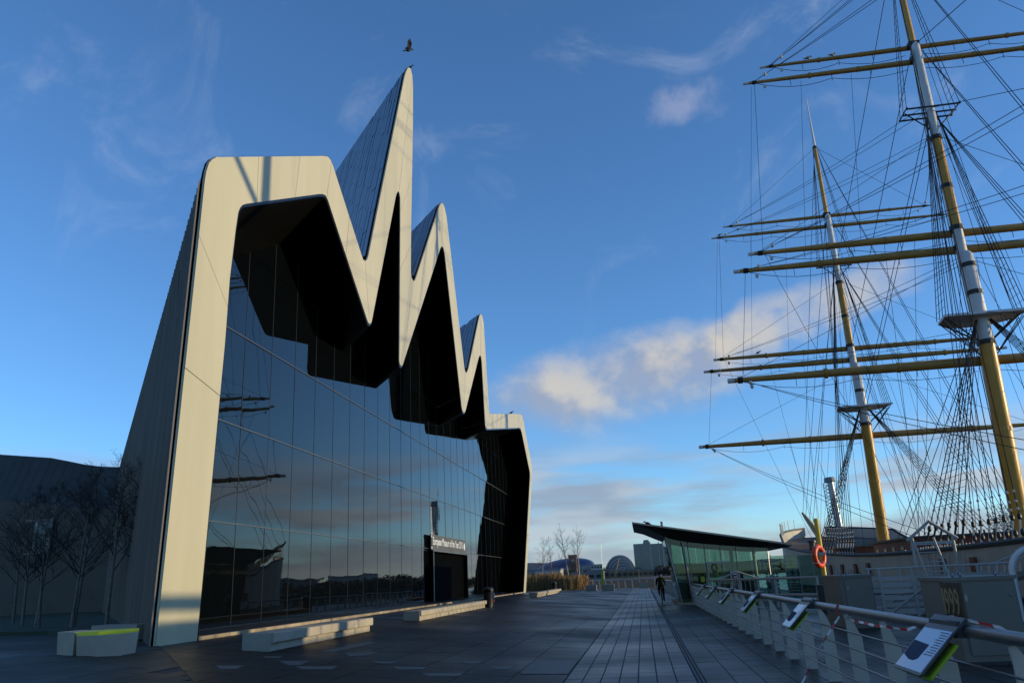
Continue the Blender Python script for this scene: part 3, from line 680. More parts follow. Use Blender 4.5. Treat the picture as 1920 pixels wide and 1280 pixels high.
labs = ['info panel with the upright date plate, nearest the camera on the handrail', 'second info panel along the handrail, counted from the camera', 'third info panel along the handrail, counted from the camera', 'fourth info panel along the handrail, counted from the camera', 'fifth info panel along the handrail, before the last by the pavilion', 'last info panel on the handrail, nearest the glass ticket pavilion']
for k, (y, lab) in enumerate(zip((7.83, 14.0, 20.0, 25.6, 31.2, 36.6), labs)):
    s = thing('info_panel', lab, 'sign', (RX, y, 1.0), 'lime backed info panels on the handrail')
    a = Vector((RX-.06, y, 1.09)); sl = Vector((-0.35, 0, -0.35)); up = Vector((-0.35, 0, 0.35)).normalized()*-1
    nrm = Vector((-.7071, 0, .7071)); dn = Vector((-.7071, 0, -.7071)); L = .50; W = .37
    def Q(u, v, h): return a + dn*u + Vector((0, v, 0)) + nrm*h
    MB().prism([Q(-.10, -W, .03), Q(L, -W, .03), Q(L+.012, -W+.03, .03), Q(L+.012, W-.03, .03), Q(L, W, .03), Q(-.10, W, .03)], nrm*.018).build('panel', 'panel_frame', s)
    pr = MB().prism([Q(.055, -W+.025, .0485), Q(L-.015, -W+.025, .0485), Q(L-.015, W-.025, .0485), Q(.055, W-.025, .0485)], nrm*.002).build('printed_face', 'panel_print', s)
    MB().prism([Q(.22, -.08, .0505), Q(.20, W-.03, .0505), Q(.36, W-.03, .0505), Q(.40, .14, .0505), Q(.40, .02, .0505), Q(.37, -.06, .0505)], nrm*.001).build('photo_print', 'print_dark', pr)
    tx = MB(); rnd = random.Random(k)
    for j in range(10):
        u0 = .075+.026*j; l = rnd.uniform(.12, .19); v = -W+.05
        while v < -W+.05+l:
            wl_ = rnd.uniform(.018, .05); tx.prism([Q(u0, v, .0505), Q(u0+.010, v, .0505), Q(u0+.010, v+wl_, .0505), Q(u0, v+wl_, .0505)], nrm*.001); v += wl_+.010
    tx.build('text_lines', 'ink', pr)
    MB().prism([Q(.12, -W-.02, -.035), Q(L-.03, -W-.02, -.035), Q(L-.01, -W+.01, -.035), Q(L-.01, W-.02, -.035), Q(L-.03, W, -.035), Q(.12, W, -.035)], nrm*.018).build('lime_backing', 'lime', s)
    MB().prism([(RX-.10, y-W+.04, 1.035), (RX-.09, y-W+.04, 1.16), (RX+.05, y-W+.04, 1.175), (RX+.085, y-W+.04, 1.10), (RX+.06, y-W+.04, 1.03)], (0, 2*W-.08, 0)).build('bracket', 'panel_frame', s)
    if k == 0:
        pl = MB().box(RX+.015, RX+.035, y-.27, y+.20, 1.165, 1.47).build('date_plate', 'bronze', s)
        yy = y+.175
        for ch_, w_ in (('1', .045), ('9', .095), ('9', .095), ('9', .095)):
            mt = Matrix.Translation((RX+.012, yy, 1.205)) @ Matrix(((0, 0, -1, 0), (-1, 0, 0, 0), (0, 1, 0, 0), (0, 0, 0, 1)))
            text_mesh(ch_, 'date_digit', 0.31, 'bronze_cut', pl, mt, 0.003, w_); yy -= w_+.017

# barrier tape
def tape(label, pts, wdt=0.028, step=0.11):
    P = [Vector(p) for p in pts]; m = MB(); mi = 0; acc = 0
    dense = []
    for a, b in zip(P[:-1], P[1:]):
        nseg = max(1, int((b-a).length/step))
        for j in range(nseg): dense.append(a.lerp(b, j/nseg))
    dense.append(P[-1])
    for j in range(len(dense)-1):
        tw = 0.5*math.sin(j*0.35); t2 = 0.5*math.sin((j+1)*0.35)
        d = (dense[j+1]-dense[j]).normalized(); s_ = d.cross(Vector((0, 0, 1))); s_ = s_.normalized() if s_.length > .01 else Vector((1, 0, 0)); u_ = s_.cross(d)
        o1 = (u_*math.cos(tw)+s_*math.sin(tw))*wdt/2; o2 = (u_*math.cos(t2)+s_*math.sin(t2))*wdt/2
        m.face([dense[j]-o1, dense[j+1]-o2, dense[j+1]+o2, dense[j]+o1], (j//2) % 2)
    return m
tp = tape('', [(RX-.03, 12.0, 1.15), (RX-.062, 12.0, 1.08), (RX-.04, 11.97, 1.0), (2.45, 11.7, .93), (2.1, 11.0, .72), (1.6, 10.0, .35), (1.15, 9.1, 0.03)]).build('barrier_tape', ['tape_red', 'tape_white'])
tag(tp, 'red and white barrier tape running from the handrail down to the paving', 'tape')
tp = tape('', [(RX+.06, 12.0, 1.12), (RX+.065, 11.8, 1.0), (RX-.06, 11.2, .99), (RX-.06, 10.2, .985), (RX-.05, 9.0, 1.01), (RX+.01, 8.15, 1.165), (RX-.01, 7.75, 1.185), (RX, 7.4, 1.17), (RX+.02, 6.9, 1.15), (RX+.07, 6.65, 1.05), (RX+.2, 6.3, .8), (RX+.35, 5.8, .45)]).build('barrier_tape', ['tape_red', 'tape_white'])
tag(tp, 'red and white barrier tape trailing along the handrail behind the date plate', 'tape')

# ------------------------------------------------------------------ cabinets, life ring, gangway, pipe
def cabinet(label, x0, x1, y0, y1, h):
    c = thing('service_cabinet', label, 'cabinet', (x0, y0, 0), 'grey quay service cabinets')
    MB().box(x0, x1, y0, y1, .06, h-.1).build('cabinet_body', 'cabinet', c)
    MB().prism([(x0-.03, y0-.03, h-.1), (x1+.03, y0-.03, h-.1), (x1+.03, y1+.03, h-.1), (x0-.03, y1+.03, h-.1)], (0, 0, .06)).build('lid', 'cabinet', c)
    d = MB().box(x0+.10, x1-.03, y0-.035, y0-.002, .16, h-.16).build('door', 'cabinet', c)
    MB().box(x0+.14, x0+.19, y0-.05, y0-.034, h-.42, h-.32).build('lock', 'steel', d)
    for (xx, zz) in ((x1-.12, h-.35), (x1-.10, .45)): MB().ell((xx, y0-.04, zz), .022, .02, .022, 8, 4).build('bolt', 'steel', d)
    for xx in (x0+.1, x0+.22, x1-.2): MB().torus((xx, y0+.2, h-.005), .04, .01, (1, 0, .2), 10, 5).build('lifting_eye', 'steel', c)
    MB().box(x0-.02, x1+.02, y0-.02, y1+.02, 0.004, .06).build('base', 'bar_dark', c)
    for j in range(5): MB().ell((x0-.004, y0+.3, .35+.2*j), .012, .018, .018, 6, 4).build('rivet', 'steel', c)
cabinet('grey steel service cabinet behind the 1999 date plate', 5.08, 6.06, 14.9, 16.5, 1.42)
cabinet('grey steel service cabinet standing below the red life ring', 5.22, 6.04, 23.5, 25.7, 1.45)
lp = thing('life_ring_post', 'round yellow post with a holder, standing behind the railing', 'post', (5.72, 27.75, 0))
o = MB().tube([(5.72, 27.75, 0), (5.72, 27.75, 3.14), (5.72, 27.75, 3.17)], [.075, .075, .05], 12).build('post', 'lime_post', lp); smooth_shade(o, 50)
MB().box(5.62, 5.82, 27.60, 27.68, 2.0, 2.1).build('hook', 'steel', lp)
lr = thing('life_ring', 'orange red life ring hanging on the yellow post', 'life ring', (5.60, 27.55, 1.98))
o = MB().torus((5.60, 27.52, 1.98), .29, .085, (0.78, -.62, 0), 28, 10).build('ring', 'orange', lr); smooth_shade(o, 60)
for a in (0.6, 2.2, 3.7, 5.3):
    ax = Vector((0.78, -.62, 0)).normalized(); u = ax.cross(Vector((0, 0, 1))).normalized(); v = ax.cross(u)
    c_ = Vector((5.60, 27.52, 1.98)) + (u*math.cos(a)+v*math.sin(a))*.29
    MB().torus(c_, .088, .012, (-u*math.sin(a)+v*math.cos(a)), 10, 4).build('band', 'tape_white', lr)
gw = thing('gangway', 'white painted boarding gangway with slatted sides and gabled gate', 'gangway', (8.6, 30, 0))
for yy in (28.6, 29.9):
    for j in range(6): MB().box(7.6, 11.6, yy-.02, yy+.02, .12+.2*j, .25+.2*j).build('slat', 'gangway_white', gw)
    for xx in (7.6, 8.6, 9.6, 10.6, 11.6): MB().box(xx-.04, xx+.04, yy-.06, yy-.021, 0, 1.5).build('upright', 'gangway_white', gw)
    MB().tube([(7.5, yy, 1.5), (11.7, yy, 1.5)], .035, 6).build('handrail', 'gangway_white', gw)
    MB().tube([(7.7, yy-.09, .1), (9.4, yy-.09, 1.25)], .03, 5).build('brace', 'gangway_white', gw)
for xx in (9.0, 10.3): MB().tube([(xx, 29.3, 0), (xx, 29.3, 2.5)], .05, 6).build('gate_post', 'gangway_white', gw)
MB().tube([(8.85, 29.3, 2.35), (9.65, 29.3, 2.95), (10.45, 29.3, 2.35)], .06, 6).build('gable', 'gangway_white', gw)
MB().box(9.0, 10.3, 29.27, 29.33, 2.2, 2.3).build('gate_beam', 'gangway_white', gw)
MB().prism([(11.6, 28.6, .9), (11.6, 29.9, .9), (14.2, 29.9, 1.5), (14.2, 28.6, 1.5)], (0, 0, .12)).build('ramp', 'deck_wood', gw)
for yy in (28.6, 29.9):
    MB().tube([(11.6, yy, 1.5), (14.2, yy, 2.4)], .03, 5).build('ramp_rail', 'gangway_white', gw)
for xx in (9.1, 9.75): MB().tube([(xx, 27.9, 0), (xx-.35, 28.4, 2.4)], .035, 6).build('ladder_rail', 'gangway_white', gw)
for j in range(8): t = j/8+.06; MB().tube([(9.1-.35*t, 27.9+.5*t, 2.4*t), (9.75-.35*t, 27.9+.5*t, 2.4*t)], .02, 5).build('ladder_rung', 'gangway_white', gw)
hoop = thing('quay_hoop', 'white curved steel hoop at the quay edge behind the nearer cabinet', 'hoop', (10.4, 24.6, 0))
o = MB().tube([(10.0, 24.6, 0), (10.0, 24.6, 1.25)] + [(10.65-.65*math.cos(a), 24.6, 1.25+.65*math.sin(a)) for a in [R(q) for q in range(12, 180, 14)]] + [(11.3, 24.6, 1.25), (11.3, 24.6, 0)], .085, 10).build('hoop_tube', 'mast_white', hoop); smooth_shade(o, 60)
for k in range(1, 5):
    t = thing('mooring_bollard', ['squat black mooring bollard at the quay edge nearest the hoop', 'squat black mooring bollard below the main mast', 'squat black mooring bollard between the masts', 'squat black mooring bollard below the fore mast', 'squat black mooring bollard below the bow'][k], 'bollard', (10.9, 20+14*k, 0), 'mooring bollards')
    o = MB().tube([(10.9, 20+14*k, 0), (10.9, 20+14*k, .05), (10.9, 20+14*k, .06), (10.9, 20+14*k, .35), (10.9, 20+14*k, .42), (10.9, 20+14*k, .55), (10.9, 20+14*k, .6)], [.32, .32, .2, .17, .27, .27, .1], 12).build('bollard_body', 'iron', t); smooth_shade(o)
# ------------------------------------------------------------------ tall ship
SX = 19.0
ship = thing('sailing_ship', 'steel tall ship with ochre masts and bare yards moored along the quay', 'ship', (SX, 58, -3.4))
def hb(y):      # half beam at rail
    if y > 78: t = (y-78)/15.5; return 5.7*math.sqrt(max(0, 1-t*t*0.97))
    if y < 24: t = (24-y)/16; return 5.7*math.sqrt(max(0, 1-t*t*0.80))
    return 5.7
def railz(y):
    m = 2.2 + 0.0011*max(0, y-44)**2 + 0.0005*min(0, y-44)**2
    return m + (0.9 if y > 80 else 0) + (1.0 if y < 26 else 0)
ST = [8.2, 9, 11, 14, 19, 25.9, 26.0, 33, 38, 44, 50, 56, 62, 68, 74, 79.9, 80.0, 84, 87, 90, 92, 93.2, 93.45]
def ring(y, s, z, k=1.0): return (SX + s*hb(y)*k, y, z)
hull = MB()
def strip(mb, f0, f1, mi=0):
    for a, b in zip(ST[:-1], ST[1:]):
        for s in (-1, 1): mb.face([f0(a, s), f0(b, s), f1(b, s), f1(a, s)], mi)
strip(hull, lambda y, s: ring(y, s, -6, .55), lambda y, s: ring(y, s, -3.0, .9), 1)
strip(hull, lambda y, s: ring(y, s, -3.0, .9), lambda y, s: ring(y, s, 0.2, .985), 1)
strip(hull, lambda y, s: ring(y, s, 0.2, .985), lambda y, s: ring(y, s, railz(y)-.12), 0)
hull.face([ring(ST[0], -1, -6, .55), ring(ST[0], 1, -6, .55), ring(ST[0], 1, -3, .9), ring(ST[0], -1, -3, .9)], 1)
hull.face([ring(ST[0], -1, -3, .9), ring(ST[0], 1, -3, .9), ring(ST[0], 1, railz(ST[0])-.12), ring(ST[0], -1, railz(ST[0])-.12)], 0)
# inside of the bulwark
strip(hull, lambda y, s: ring(y, s*.975, 1.0), lambda y, s: ring(y, s*.975, railz(y)-.12), 0)
hull = hull.build('hull', ['ship_white', 'ship_grey'], ship)
rl = MB()
for s in (-1, 1): rl.tube([(SX+s*hb(y), y, railz(y)-.06) for y in ST], .11, 6)
rl.build('bulwark_rail', 'ship_rail', hull)
bt = MB()
for s in (-1, 1): bt.tube([(SX+s*(hb(y)*.985+.03), y, .25) for y in ST], .09, 5)
bt.build('rubbing_strake', 'ship_rail', hull)
dk = MB()
for a, b in zip(ST[:-1], ST[1:]):
    z = 1.15 if 26 <= a < 80 else (railz(a)-1.0); z2 = 1.15 if 26 <= a < 80 else (railz(b)-1.0)
    dk.face([(SX-hb(a)*.97, a, z), (SX+hb(a)*.97, a, z), (SX+hb(b)*.97, b, z2), (SX-hb(b)*.97, b, z2)])
dk.build('deck', 'deck_wood', hull)
for y in (36, 39.5, 52, 55, 58.5, 62, 75, 78): MB().box(SX-5.79, SX-5.70, y-.28, y+.28, 1.0, 1.75).build('freeing_port', 'hatch_red', hull)
def house(name, x0, x1, y0, y1, z0, z1, m, roof, wins=0):
    h_ = MB().box(x0, x1, y0, y1, z0, z1).build(name, m, ship)
    MB().box(x0-.18, x1+.18, y0-.18, y1+.18, z1, z1+.12).build('house_roof', roof, h_)
    for k in range(wins):
        yy = lerp(y0, y1, (k+.5)/wins); MB().box(x0-.03, x0-.002, yy-.3, yy+.3, lerp(z0, z1, .45), lerp(z0, z1, .8)).build('house_window', 'win_dark', h_)
house('deckhouse', 15.9, 22.1, 51, 60, 1.15, 3.0, 'hatch_red', 'ship_rail', 5)
house('deckhouse', 16.4, 21.6, 9.5, 19.6, 2.0, 4.75, 'ship_white', 'deck_wood', 4)  # stern house, out of view; added and sized to shade the pillar base
house('deckhouse', 16.8, 21.2, 73, 77, 1.15, 3.1, 'hatch_red', 'deck_wood', 2)
for y0, y1 in ((38.5, 42), (46.8, 49.8), (63.5, 66.5)): MB().prism([(16.8, y0, 1.15), (21.2, y0, 1.15), (21.2, y1, 1.15), (16.8, y1, 1.15)], (0, 0, .9)).build('hatch', 'hatch_red', ship)
for x, y, h_, r_ in ((15.2, 46, 1.1, .28), (15.0, 61.5, 1.0, .3), (16.2, 82, 1.1, .35), (15.5, 85, .9, .25), (14.6, 49.5, 1.2, .2)):
    z = 1.15 if y < 80 else 3.0
    o = MB().tube([(x, y, z), (x, y, z+.1), (x, y, z+.15), (x, y, z+h_*.8), (x, y, z+h_*.82), (x, y, z+h_)], [r_*1.3, r_*1.3, r_*.8, r_*.8, r_*1.2, r_*1.1], 10).build('capstan', 'iron', ship); smooth_shade(o)
# rail stanchions on the forecastle and poop
for y0, y1 in ((80.2, 92.5), (9.5, 25.6)):
    k = 0; y = y0
    while y < y1:
        zr = railz(y); x = SX-hb(y)*.985; MB().tube([(x, y, zr), (x, y, zr+1.0)], .03, 5).build('stanchion', 'mast_white', ship); y += 1.35
    for dz in (.5, 1.0): MB().tube([(SX-hb(lerp(y0, y1, t/12))*.985, lerp(y0, y1, t/12), railz(lerp(y0, y1, t/12))+dz) for t in range(13)], .022, 5).build('guard_rail', 'mast_white', ship)
bs = MB().tube([(SX, 88.5, 3.5), (SX, 93.5, 5.5), (SX, 97, 6.95), (SX, 99.0, 7.75)], [.34, .32, .24, .12], 10).build('bowsprit', 'yard_ochre', ship); smooth_shade(bs, 60)

ZC = (11.75, 18.25, 19.25, 30.65, 31.65); YH = (13.05, 11.9, 10.95, 9.8, 8.65); YR = (.27, .235, .22, .17, .15)
def sag(a, b, s, n=8):
    a, b = Vector(a), Vector(b); return [a.lerp(b, k/n)-Vector((0, 0, s*4*(k/n)*(1-k/n))) for k in range(n+1)]
def line(name, a, b, parent, r=.016, s=0.0): return MB().tube(sag(a, b, s) if s else [a, b], r, 4, caps=False).build(name, 'rope', parent)
class Mast: pass
def make_mast(Y, full=True):
    m = Mast(); m.Y = Y
    root = MB().tube([(SX, Y+.78, 0.8), (SX, Y+.44, 6), (SX, Y+.02, 12.3), (SX, Y, 12.6)], [.44, .44, .40, .40], 16).build('mast', 'mast_yellow', ship); smooth_shade(root, 60)
    def piece(name, pts, r, mt, n=12):
        o = MB().tube(pts, r, n).build(name, mt, root); smooth_shade(o, 60); return o
    piece('lower_masthead', [(SX, Y, 12.62), (SX, Y, 14.4), (SX, Y, 17.6), (SX, Y, 17.8)], [.40, .37, .33, .2], 'mast_white', 16)
    dy = .45
    piece('topmast', [(SX, Y+dy, 13.6), (SX, Y+dy, 19.4)], [.29, .29], 'mast_white')
    piece('topmast_shaft', [(SX, Y+dy, 19.42), (SX, Y+dy, 25.1)], [.29, .26], 'mast_yellow')
    piece('topmast_head', [(SX, Y+dy, 25.12), (SX, Y+dy, 31.4), (SX, Y+dy, 31.6)], [.26, .23, .1], 'mast_white')
    piece('topgallant_mast', [(SX, Y+.72, 27.2), (SX, Y+.72, 31.7)], [.19, .19], 'mast_white')
    piece('topgallant_shaft', [(SX, Y+.72, 31.72), (SX, Y+.72, 38.4)], [.19, .15], 'mast_yellow')
    piece('royal_pole', [(SX, Y+.72, 38.42), (SX, Y+.72, 41.0), (SX, Y+.72, 43.6)], [.13, .07, .04], 'mast_white')
    bands = MB()
    for z, yy, r in ((12.6, Y, .46), (17.0, Y, .38), (15.4, Y, .40), (19.4, Y+dy, .36), (22, Y+dy, .31), (25.1, Y+dy, .32), (31.6, Y+.72, .27), (38.4, Y+.72, .2), (4, Y+.57, .46), (8, Y+.31, .45)):
        b = MB().tube([(SX, yy, z-.12), (SX, yy, z+.12)], r, 14).build('mast_band', 'iron' if z > 9 else 'mast_yellow', root)
    # fighting top and crosstrees
    top = MB().prism([(SX-2.1, Y-.9, 13.95), (SX+2.1, Y-.9, 13.95), (SX+1.9, Y+.72, 13.95), (SX+.8, Y+1.7, 13.95), (SX-.8, Y+1.7, 13.95), (SX-1.9, Y+.72, 13.95)], (0, 0, .13)).build('top_platform', 'mast_white', root)
    br = MB()
    for s in (-1, 1):
        for yy in (Y-.4, Y+.6): br.tube([(SX+s*.3, Y, 12.7), (SX+s*1.8, yy, 13.93)], .05, 5)
    br.build('platform_bracket', 'iron', root)
    ct = MB()
    for yy in (Y+dy-.5, Y+dy+.2, Y+dy+.8): ct.tube([(SX-1.5, yy, 26.9), (SX+1.5, yy, 26.9)], .055, 6)
    for s in (-1, 1): ct.tube([(SX+s*1.45, Y+dy-.6, 26.95), (SX+s*1.45, Y+dy+.9, 26.95)], .04, 5); ct.tube([(SX+s*1.4, Y+dy, 26.9), (SX+s*.2, Y+dy, 25.7)], .04, 5)
    ct.build('crosstrees', 'iron', root)
    dt = [-2.4-.85*k for k in range(7)]
    CX = 5.35
    for s in (-1, 1):
        # lower shrouds with deadeyes and ratlines
        lo = []
        for k, d in enumerate(dt[:6]):
            a = Vector((SX+s*.35, Y-.1-.05*k, 13.8)); b = Vector((SX+s*CX, Y+d, railz(Y+d)+.95)); lo.append((a, b))
            sh_ = MB().tube([a, b], .024, 5, caps=False).build('shroud', 'rope', ship)
            dd = (a-b).normalized()
            for j, (q, mt) in enumerate(((0.0, 'iron'), (-.75, 'iron'))):
                c_ = b+dd*q; MB().ell(c_, .09, .12, .15, 8, 5).build('deadeye', mt, sh_)
            MB().tube([b-dd*.12, b-dd*.68], .05, 5).build('lanyard', 'rope', sh_)
            MB().tube([b-dd*.85, Vector((SX+s*5.74, Y+d, .9))], .03, 5).build('chainplate', 'mast_white', sh_)
            for q in (.25, .55, .95): MB().ell(b+dd*q, .06, .06, .06, 6, 4).build('shroud_clamp', 'block_white', sh_)
        rt = MB(); t = .10
        while t < .93:
            for k in range(5): rt.tube([lo[k][0].lerp(lo[k][1], t), lo[k+1][0].lerp(lo[k+1][1], t)], .014, 3, caps=False)
            t += .030
        rt.build('ratlines', 'rope', ship)
        # topmast shrouds
        up = []
        for k in range(4):
            a = Vector((SX+s*.25, Y+dy-.1, 26.8)); b = Vector((SX+s*2.0, Y-.8+.45*k, 14.1)); up.append((a, b)); MB().tube([a, b], .022, 4, caps=False).build('topmast_shroud', 'rope', ship)
        for k in range(3): MB().tube([(SX+s*2.0, Y-.7+.5*k, 13.9), (SX+s*.38, Y, 11.9)], .03, 4, caps=False).build('futtock_shroud', 'rope', ship)
        rt = MB(); t = .08
        while t < .97:
            for k in range(3): rt.tube([up[k][0].lerp(up[k][1], t), up[k+1][0].lerp(up[k+1][1], t)], .012, 3, caps=False)
            t += .034
        rt.build('topmast_ratlines', 'rope', ship)
        tg = []
        for k in range(3):
            a = Vector((SX+s*.15, Y+.72, 38.2)); b = Vector((SX+s*1.45, Y+dy-.5+.6*k, 27.0)); tg.append((a, b)); MB().tube([a, b], .018, 4, caps=False).build('topgallant_shroud', 'rope', ship)
        rt = MB(); t = .1
        while t < .97:
            for k in range(2): rt.tube([tg[k][0].lerp(tg[k][1], t), tg[k+1][0].lerp(tg[k+1][1], t)], .011, 3, caps=False)
            t += .042
        rt.build('topgallant_ratlines', 'rope', ship)
        # backstays
        for k, (z, d) in enumerate(((26.9, -7.6), (26.9, -8.4), (26.9, -9.2), (31.6, -9.9), (31.6, -10.6), (38.4, -11.3), (38.4, -11.9))):
            b = Vector((SX+s*CX, Y+d, railz(Y+d)+.8)); a = Vector((SX+s*.2, Y+.7, z)); st = line('backstay', a, b, ship, .020)
            dd = (a-b).normalized()
            MB().ell(b, .08, .11, .15, 8, 5).build('deadeye', 'iron', st); MB().ell(b-dd*.6, .08, .11, .15, 8, 5).build('deadeye', 'iron', st)
            MB().tube([b-dd*.1, Vector((SX+s*5.74, Y+d, 1.0))], .035, 5).build('lanyard', 'mast_white', st)
            for q in (.3, .6, 1.0): MB().ell(b+dd*q, .06, .06, .06, 6, 4).build('backstay_clamp', 'block_white', st)
    # yards
    for k in range(5):
        z, h_, r = ZC[k], YH[k], YR[k]; yy = Y+.58 if k == 0 else (Y+dy+.42 if k < 3 else Y+1.02)
        yd = MB().tube([(SX+h_*q, yy, z) for q in (-1, -.94, -.6, -.3, 0, .3, .6, .94, 1)], [r*.5, r*.55, r*.82, r*.97, r, r*.97, r*.82, r*.55, r*.5], 10).build('yard', 'yard_ochre', ship); smooth_shade(yd, 60)
        for s in (-1, 1):
            MB().tube([(SX+s*h_, yy, z), (SX+s*(h_+.35), yy, z)], r*.52, 8).build('yard_tip', 'mast_white', yd)
            MB().tube([(SX+s*(h_-.45), yy, z), (SX+s*(h_-.2), yy, z)], r*.72, 8).build('yard_band', 'iron', yd)
            for q in (.33, .62): MB().tube([(SX+s*h_*q, yy, z), (SX+s*(h_*q+.14), yy, z)], r*1.07, 8).build('yard_band', 'yard_ochre', yd)
            # foot rope and stirrups
            pts = sag((SX+s*.5, yy-.1, z-.55), (SX+s*h_*.5, yy-.1, z-.45), .28, 6) + sag((SX+s*h_*.5, yy-.1, z-.45), (SX+s*(h_-.3), yy-.1, z-.1), .42, 6)[1:]
            MB().tube(pts, .017, 4, caps=False).build('foot_rope', 'rope', yd)
            for q in (.27, .5, .75): MB().tube([(SX+s*h_*q, yy-r*.4, z), (SX+s*h_*q, yy-.1, z-.6)], .017, 4).build('stirrup', 'rope', yd)
            MB().ell((SX+s*(h_-.9), yy-.1, z-.42), .10, .08, .15, 8, 5).build('block', 'block_white', yd)
        MB().box(SX-.3, SX+.3, yy-.5, yy-.02, z-.16, z+.16).build('yard_truss', 'iron', yd)
        # lifts
        zl = (17.4, 25.6, 25.2, 37.0, 38.2)[k]
        if k in (0, 2, 4):
            for s in (-1, 1): line('lift', (SX+s*.2, yy-.4, zl), (SX+s*(h_-.3), yy, z+.1), ship, .016)
    m.root = root; return m
yf, ym = 67.95, 43.9
fore, main = make_mast(yf), make_mast(ym)
# fore-and-aft stays
for a, b in (((SX, yf+.5, 14), (SX, 90.5, 4.4)), ((SX, yf+.5, 13.6), (SX, 89.8, 4.3)), ((SX, yf+1, 26.9), (SX, 94.5, 5.9)), ((SX, yf+1, 26.5), (SX, 96, 6.5)), ((SX, yf+1, 31.6), (SX, 97.5, 7.1)), ((SX, yf+1, 38.3), (SX, 98.7, 7.6)),
             ((SX-.2, ym+.4, 14), (SX-.2, yf-1.5, 2.2)), ((SX+.3, ym+.4, 14), (SX+.3, yf-1.5, 2.2)), ((SX, ym+1, 26.9), (SX, yf-.4, 14.2)), ((SX+.2, ym+1, 26.7), (SX+.2, yf-.4, 14.0)), ((SX, ym+1, 31.6), (SX, yf+.3, 19.2)), ((SX, ym+1, 38.3), (SX, yf+.4, 26.6)),
             ((SX, ym-.3, 14.2), (SX, 24.0, 7.5)), ((SX, ym+.3, 27.0), (SX, 22.5, 15.5)), ((SX, ym+.8, 31.6), (SX, 22.5, 24))):
    line('stay', a, b, ship, .023)
# braces from the yard arms aft
for Y, aft in ((yf, ym), (ym, 22.0)):
    for s in (-1, 1):
        for k, tgt in enumerate(((SX+s*5.4, aft-3, 2.6), (SX+s*.4, aft, 13.2), (SX+s*.5, aft, 17.2), (SX+s*.3, aft+.4, 25.0), (SX+s*.3, aft+.4, 27.0))):
            z, h_ = ZC[k], YH[k]; yy = Y+.58 if k == 0 else (Y+.87 if k < 3 else Y+1.02)
            a = Vector((SX+s*(h_-.25), yy, z)); b = Vector(tgt)
            p = a.lerp(b, .055); line('brace_pendant', a, p, ship, .022)
            MB().ell(p, .10, .16, .12, 8, 5).build('block', 'block_white', ship)
            for j in (-1, 1): line('brace', p, b+Vector((0, 0, .22*j)), ship, .015, .25)
        # clew lines and sheets down to the pin rail
        for k, (q, d) in enumerate(((.95, 5.3), (.62, 5.2), (.35, 5.1), (.2, 5.0))):
            line('clew_line', (SX+s*YH[2]*q, Y+.72, 19.1), (SX+s*d*.98, Y-1.0+k*.7, 2.3), ship, .013, .1)
        for k in range(4): line('buntline', (SX+s*(1.2+1.6*k), Y+.9, 11.6), (SX+s*4.9, Y+.8-.5*k, 2.3), ship, .013)
        for k in range(4): line('halyard', (SX+s*.25, Y+.2, (26, 31, 24.5, 17.5)[k]), (SX+s*(1.2+.9*k), Y-1.4, 2.2), ship, .015)
        for k in (1, 3): line('sheet', (SX+s*(YH[k]-.3), Y+.72, ZC[k]), (SX+s*(YH[k-1]-.5), Y+.9, ZC[k-1]), ship, .015)
    for k in range(3): line('downhaul', (SX-YH[3]+.2+k*3.0, Y+1.4, 30.6), (SX-YH[1]+.8+k*3.1, Y+1.3, 19.2), ship, .012)
    # pin rails with white topped belaying pins beside the mast
    for x in (SX-5.2, SX+5.2):
        pr = MB().box(x-.07, x+.07, Y-7.0, Y+1.5, 2.0, 2.1).build('pin_rail', 'deck_wood', ship)
        pins = MB()
        for j in range(22): MB().tube([(x, Y-6.8+j*.37, 1.85), (x, Y-6.8+j*.37, 2.35)], [.018, .03], 5).build('belaying_pin', 'block_white', pr)
# stern mast, out of view; boom height set for its shadow on the pillar
mz = MB().tube([(SX, 22, 2.5), (SX, 22, 18), (SX, 22, 33)], [.36, .30, .12], 12).build('mast', 'mast_yellow', ship); smooth_shade(mz, 60)
MB().tube([(SX, 21.5, 17), (SX, 12.5, 22.5)], [.16, .10], 8).build('gaff', 'yard_ochre', ship)
MB().tube([(SX, 21.5, 5.6), (SX, 9.0, 5.9)], [.2, .12], 8).build('boom', 'yard_ochre', ship)
# ------------------------------------------------------------------ glass ticket pavilion
pav = thing('ticket_pavilion', 'small glass ticket pavilion with a sloping wing roof beside the railing', 'pavilion', (2.2, 47, 0))
PY0, PY1 = 47.0, 54.5
def roofp(x, e=0): # top surface height, tilted down to the right
    return lerp(4.52, 2.92, (x+.34)/8.4)
rt = MB()
xs = [-.34, .3, 1.0, 1.7, 2.6, 4, 5.5, 7.0, 8.06]; th = [.03, .10, .30, .48, .54, .48, .38, .24, .04]
for a in range(len(xs)-1):
    xa, xb = xs[a], xs[a+1]; za, zb = roofp(xa), roofp(xb)
    rt.face([(xa, PY0-1.2, za), (xb, PY0-1.2, zb), (xb, PY1+.8, zb), (xa, PY1+.8, za)])
    rt.face([(xa, PY0-1.2, za-.10), (xb, PY0-1.2, zb-.10), (xb, PY0-1.2, zb), (xa, PY0-1.2, za)])
    rt.face([(xa, PY1+.8, za-.10), (xb, PY1+.8, zb-.10), (xb, PY1+.8, zb), (xa, PY1+.8, za)])
rt.build('roof', 'roof_copper', pav)
un = MB()
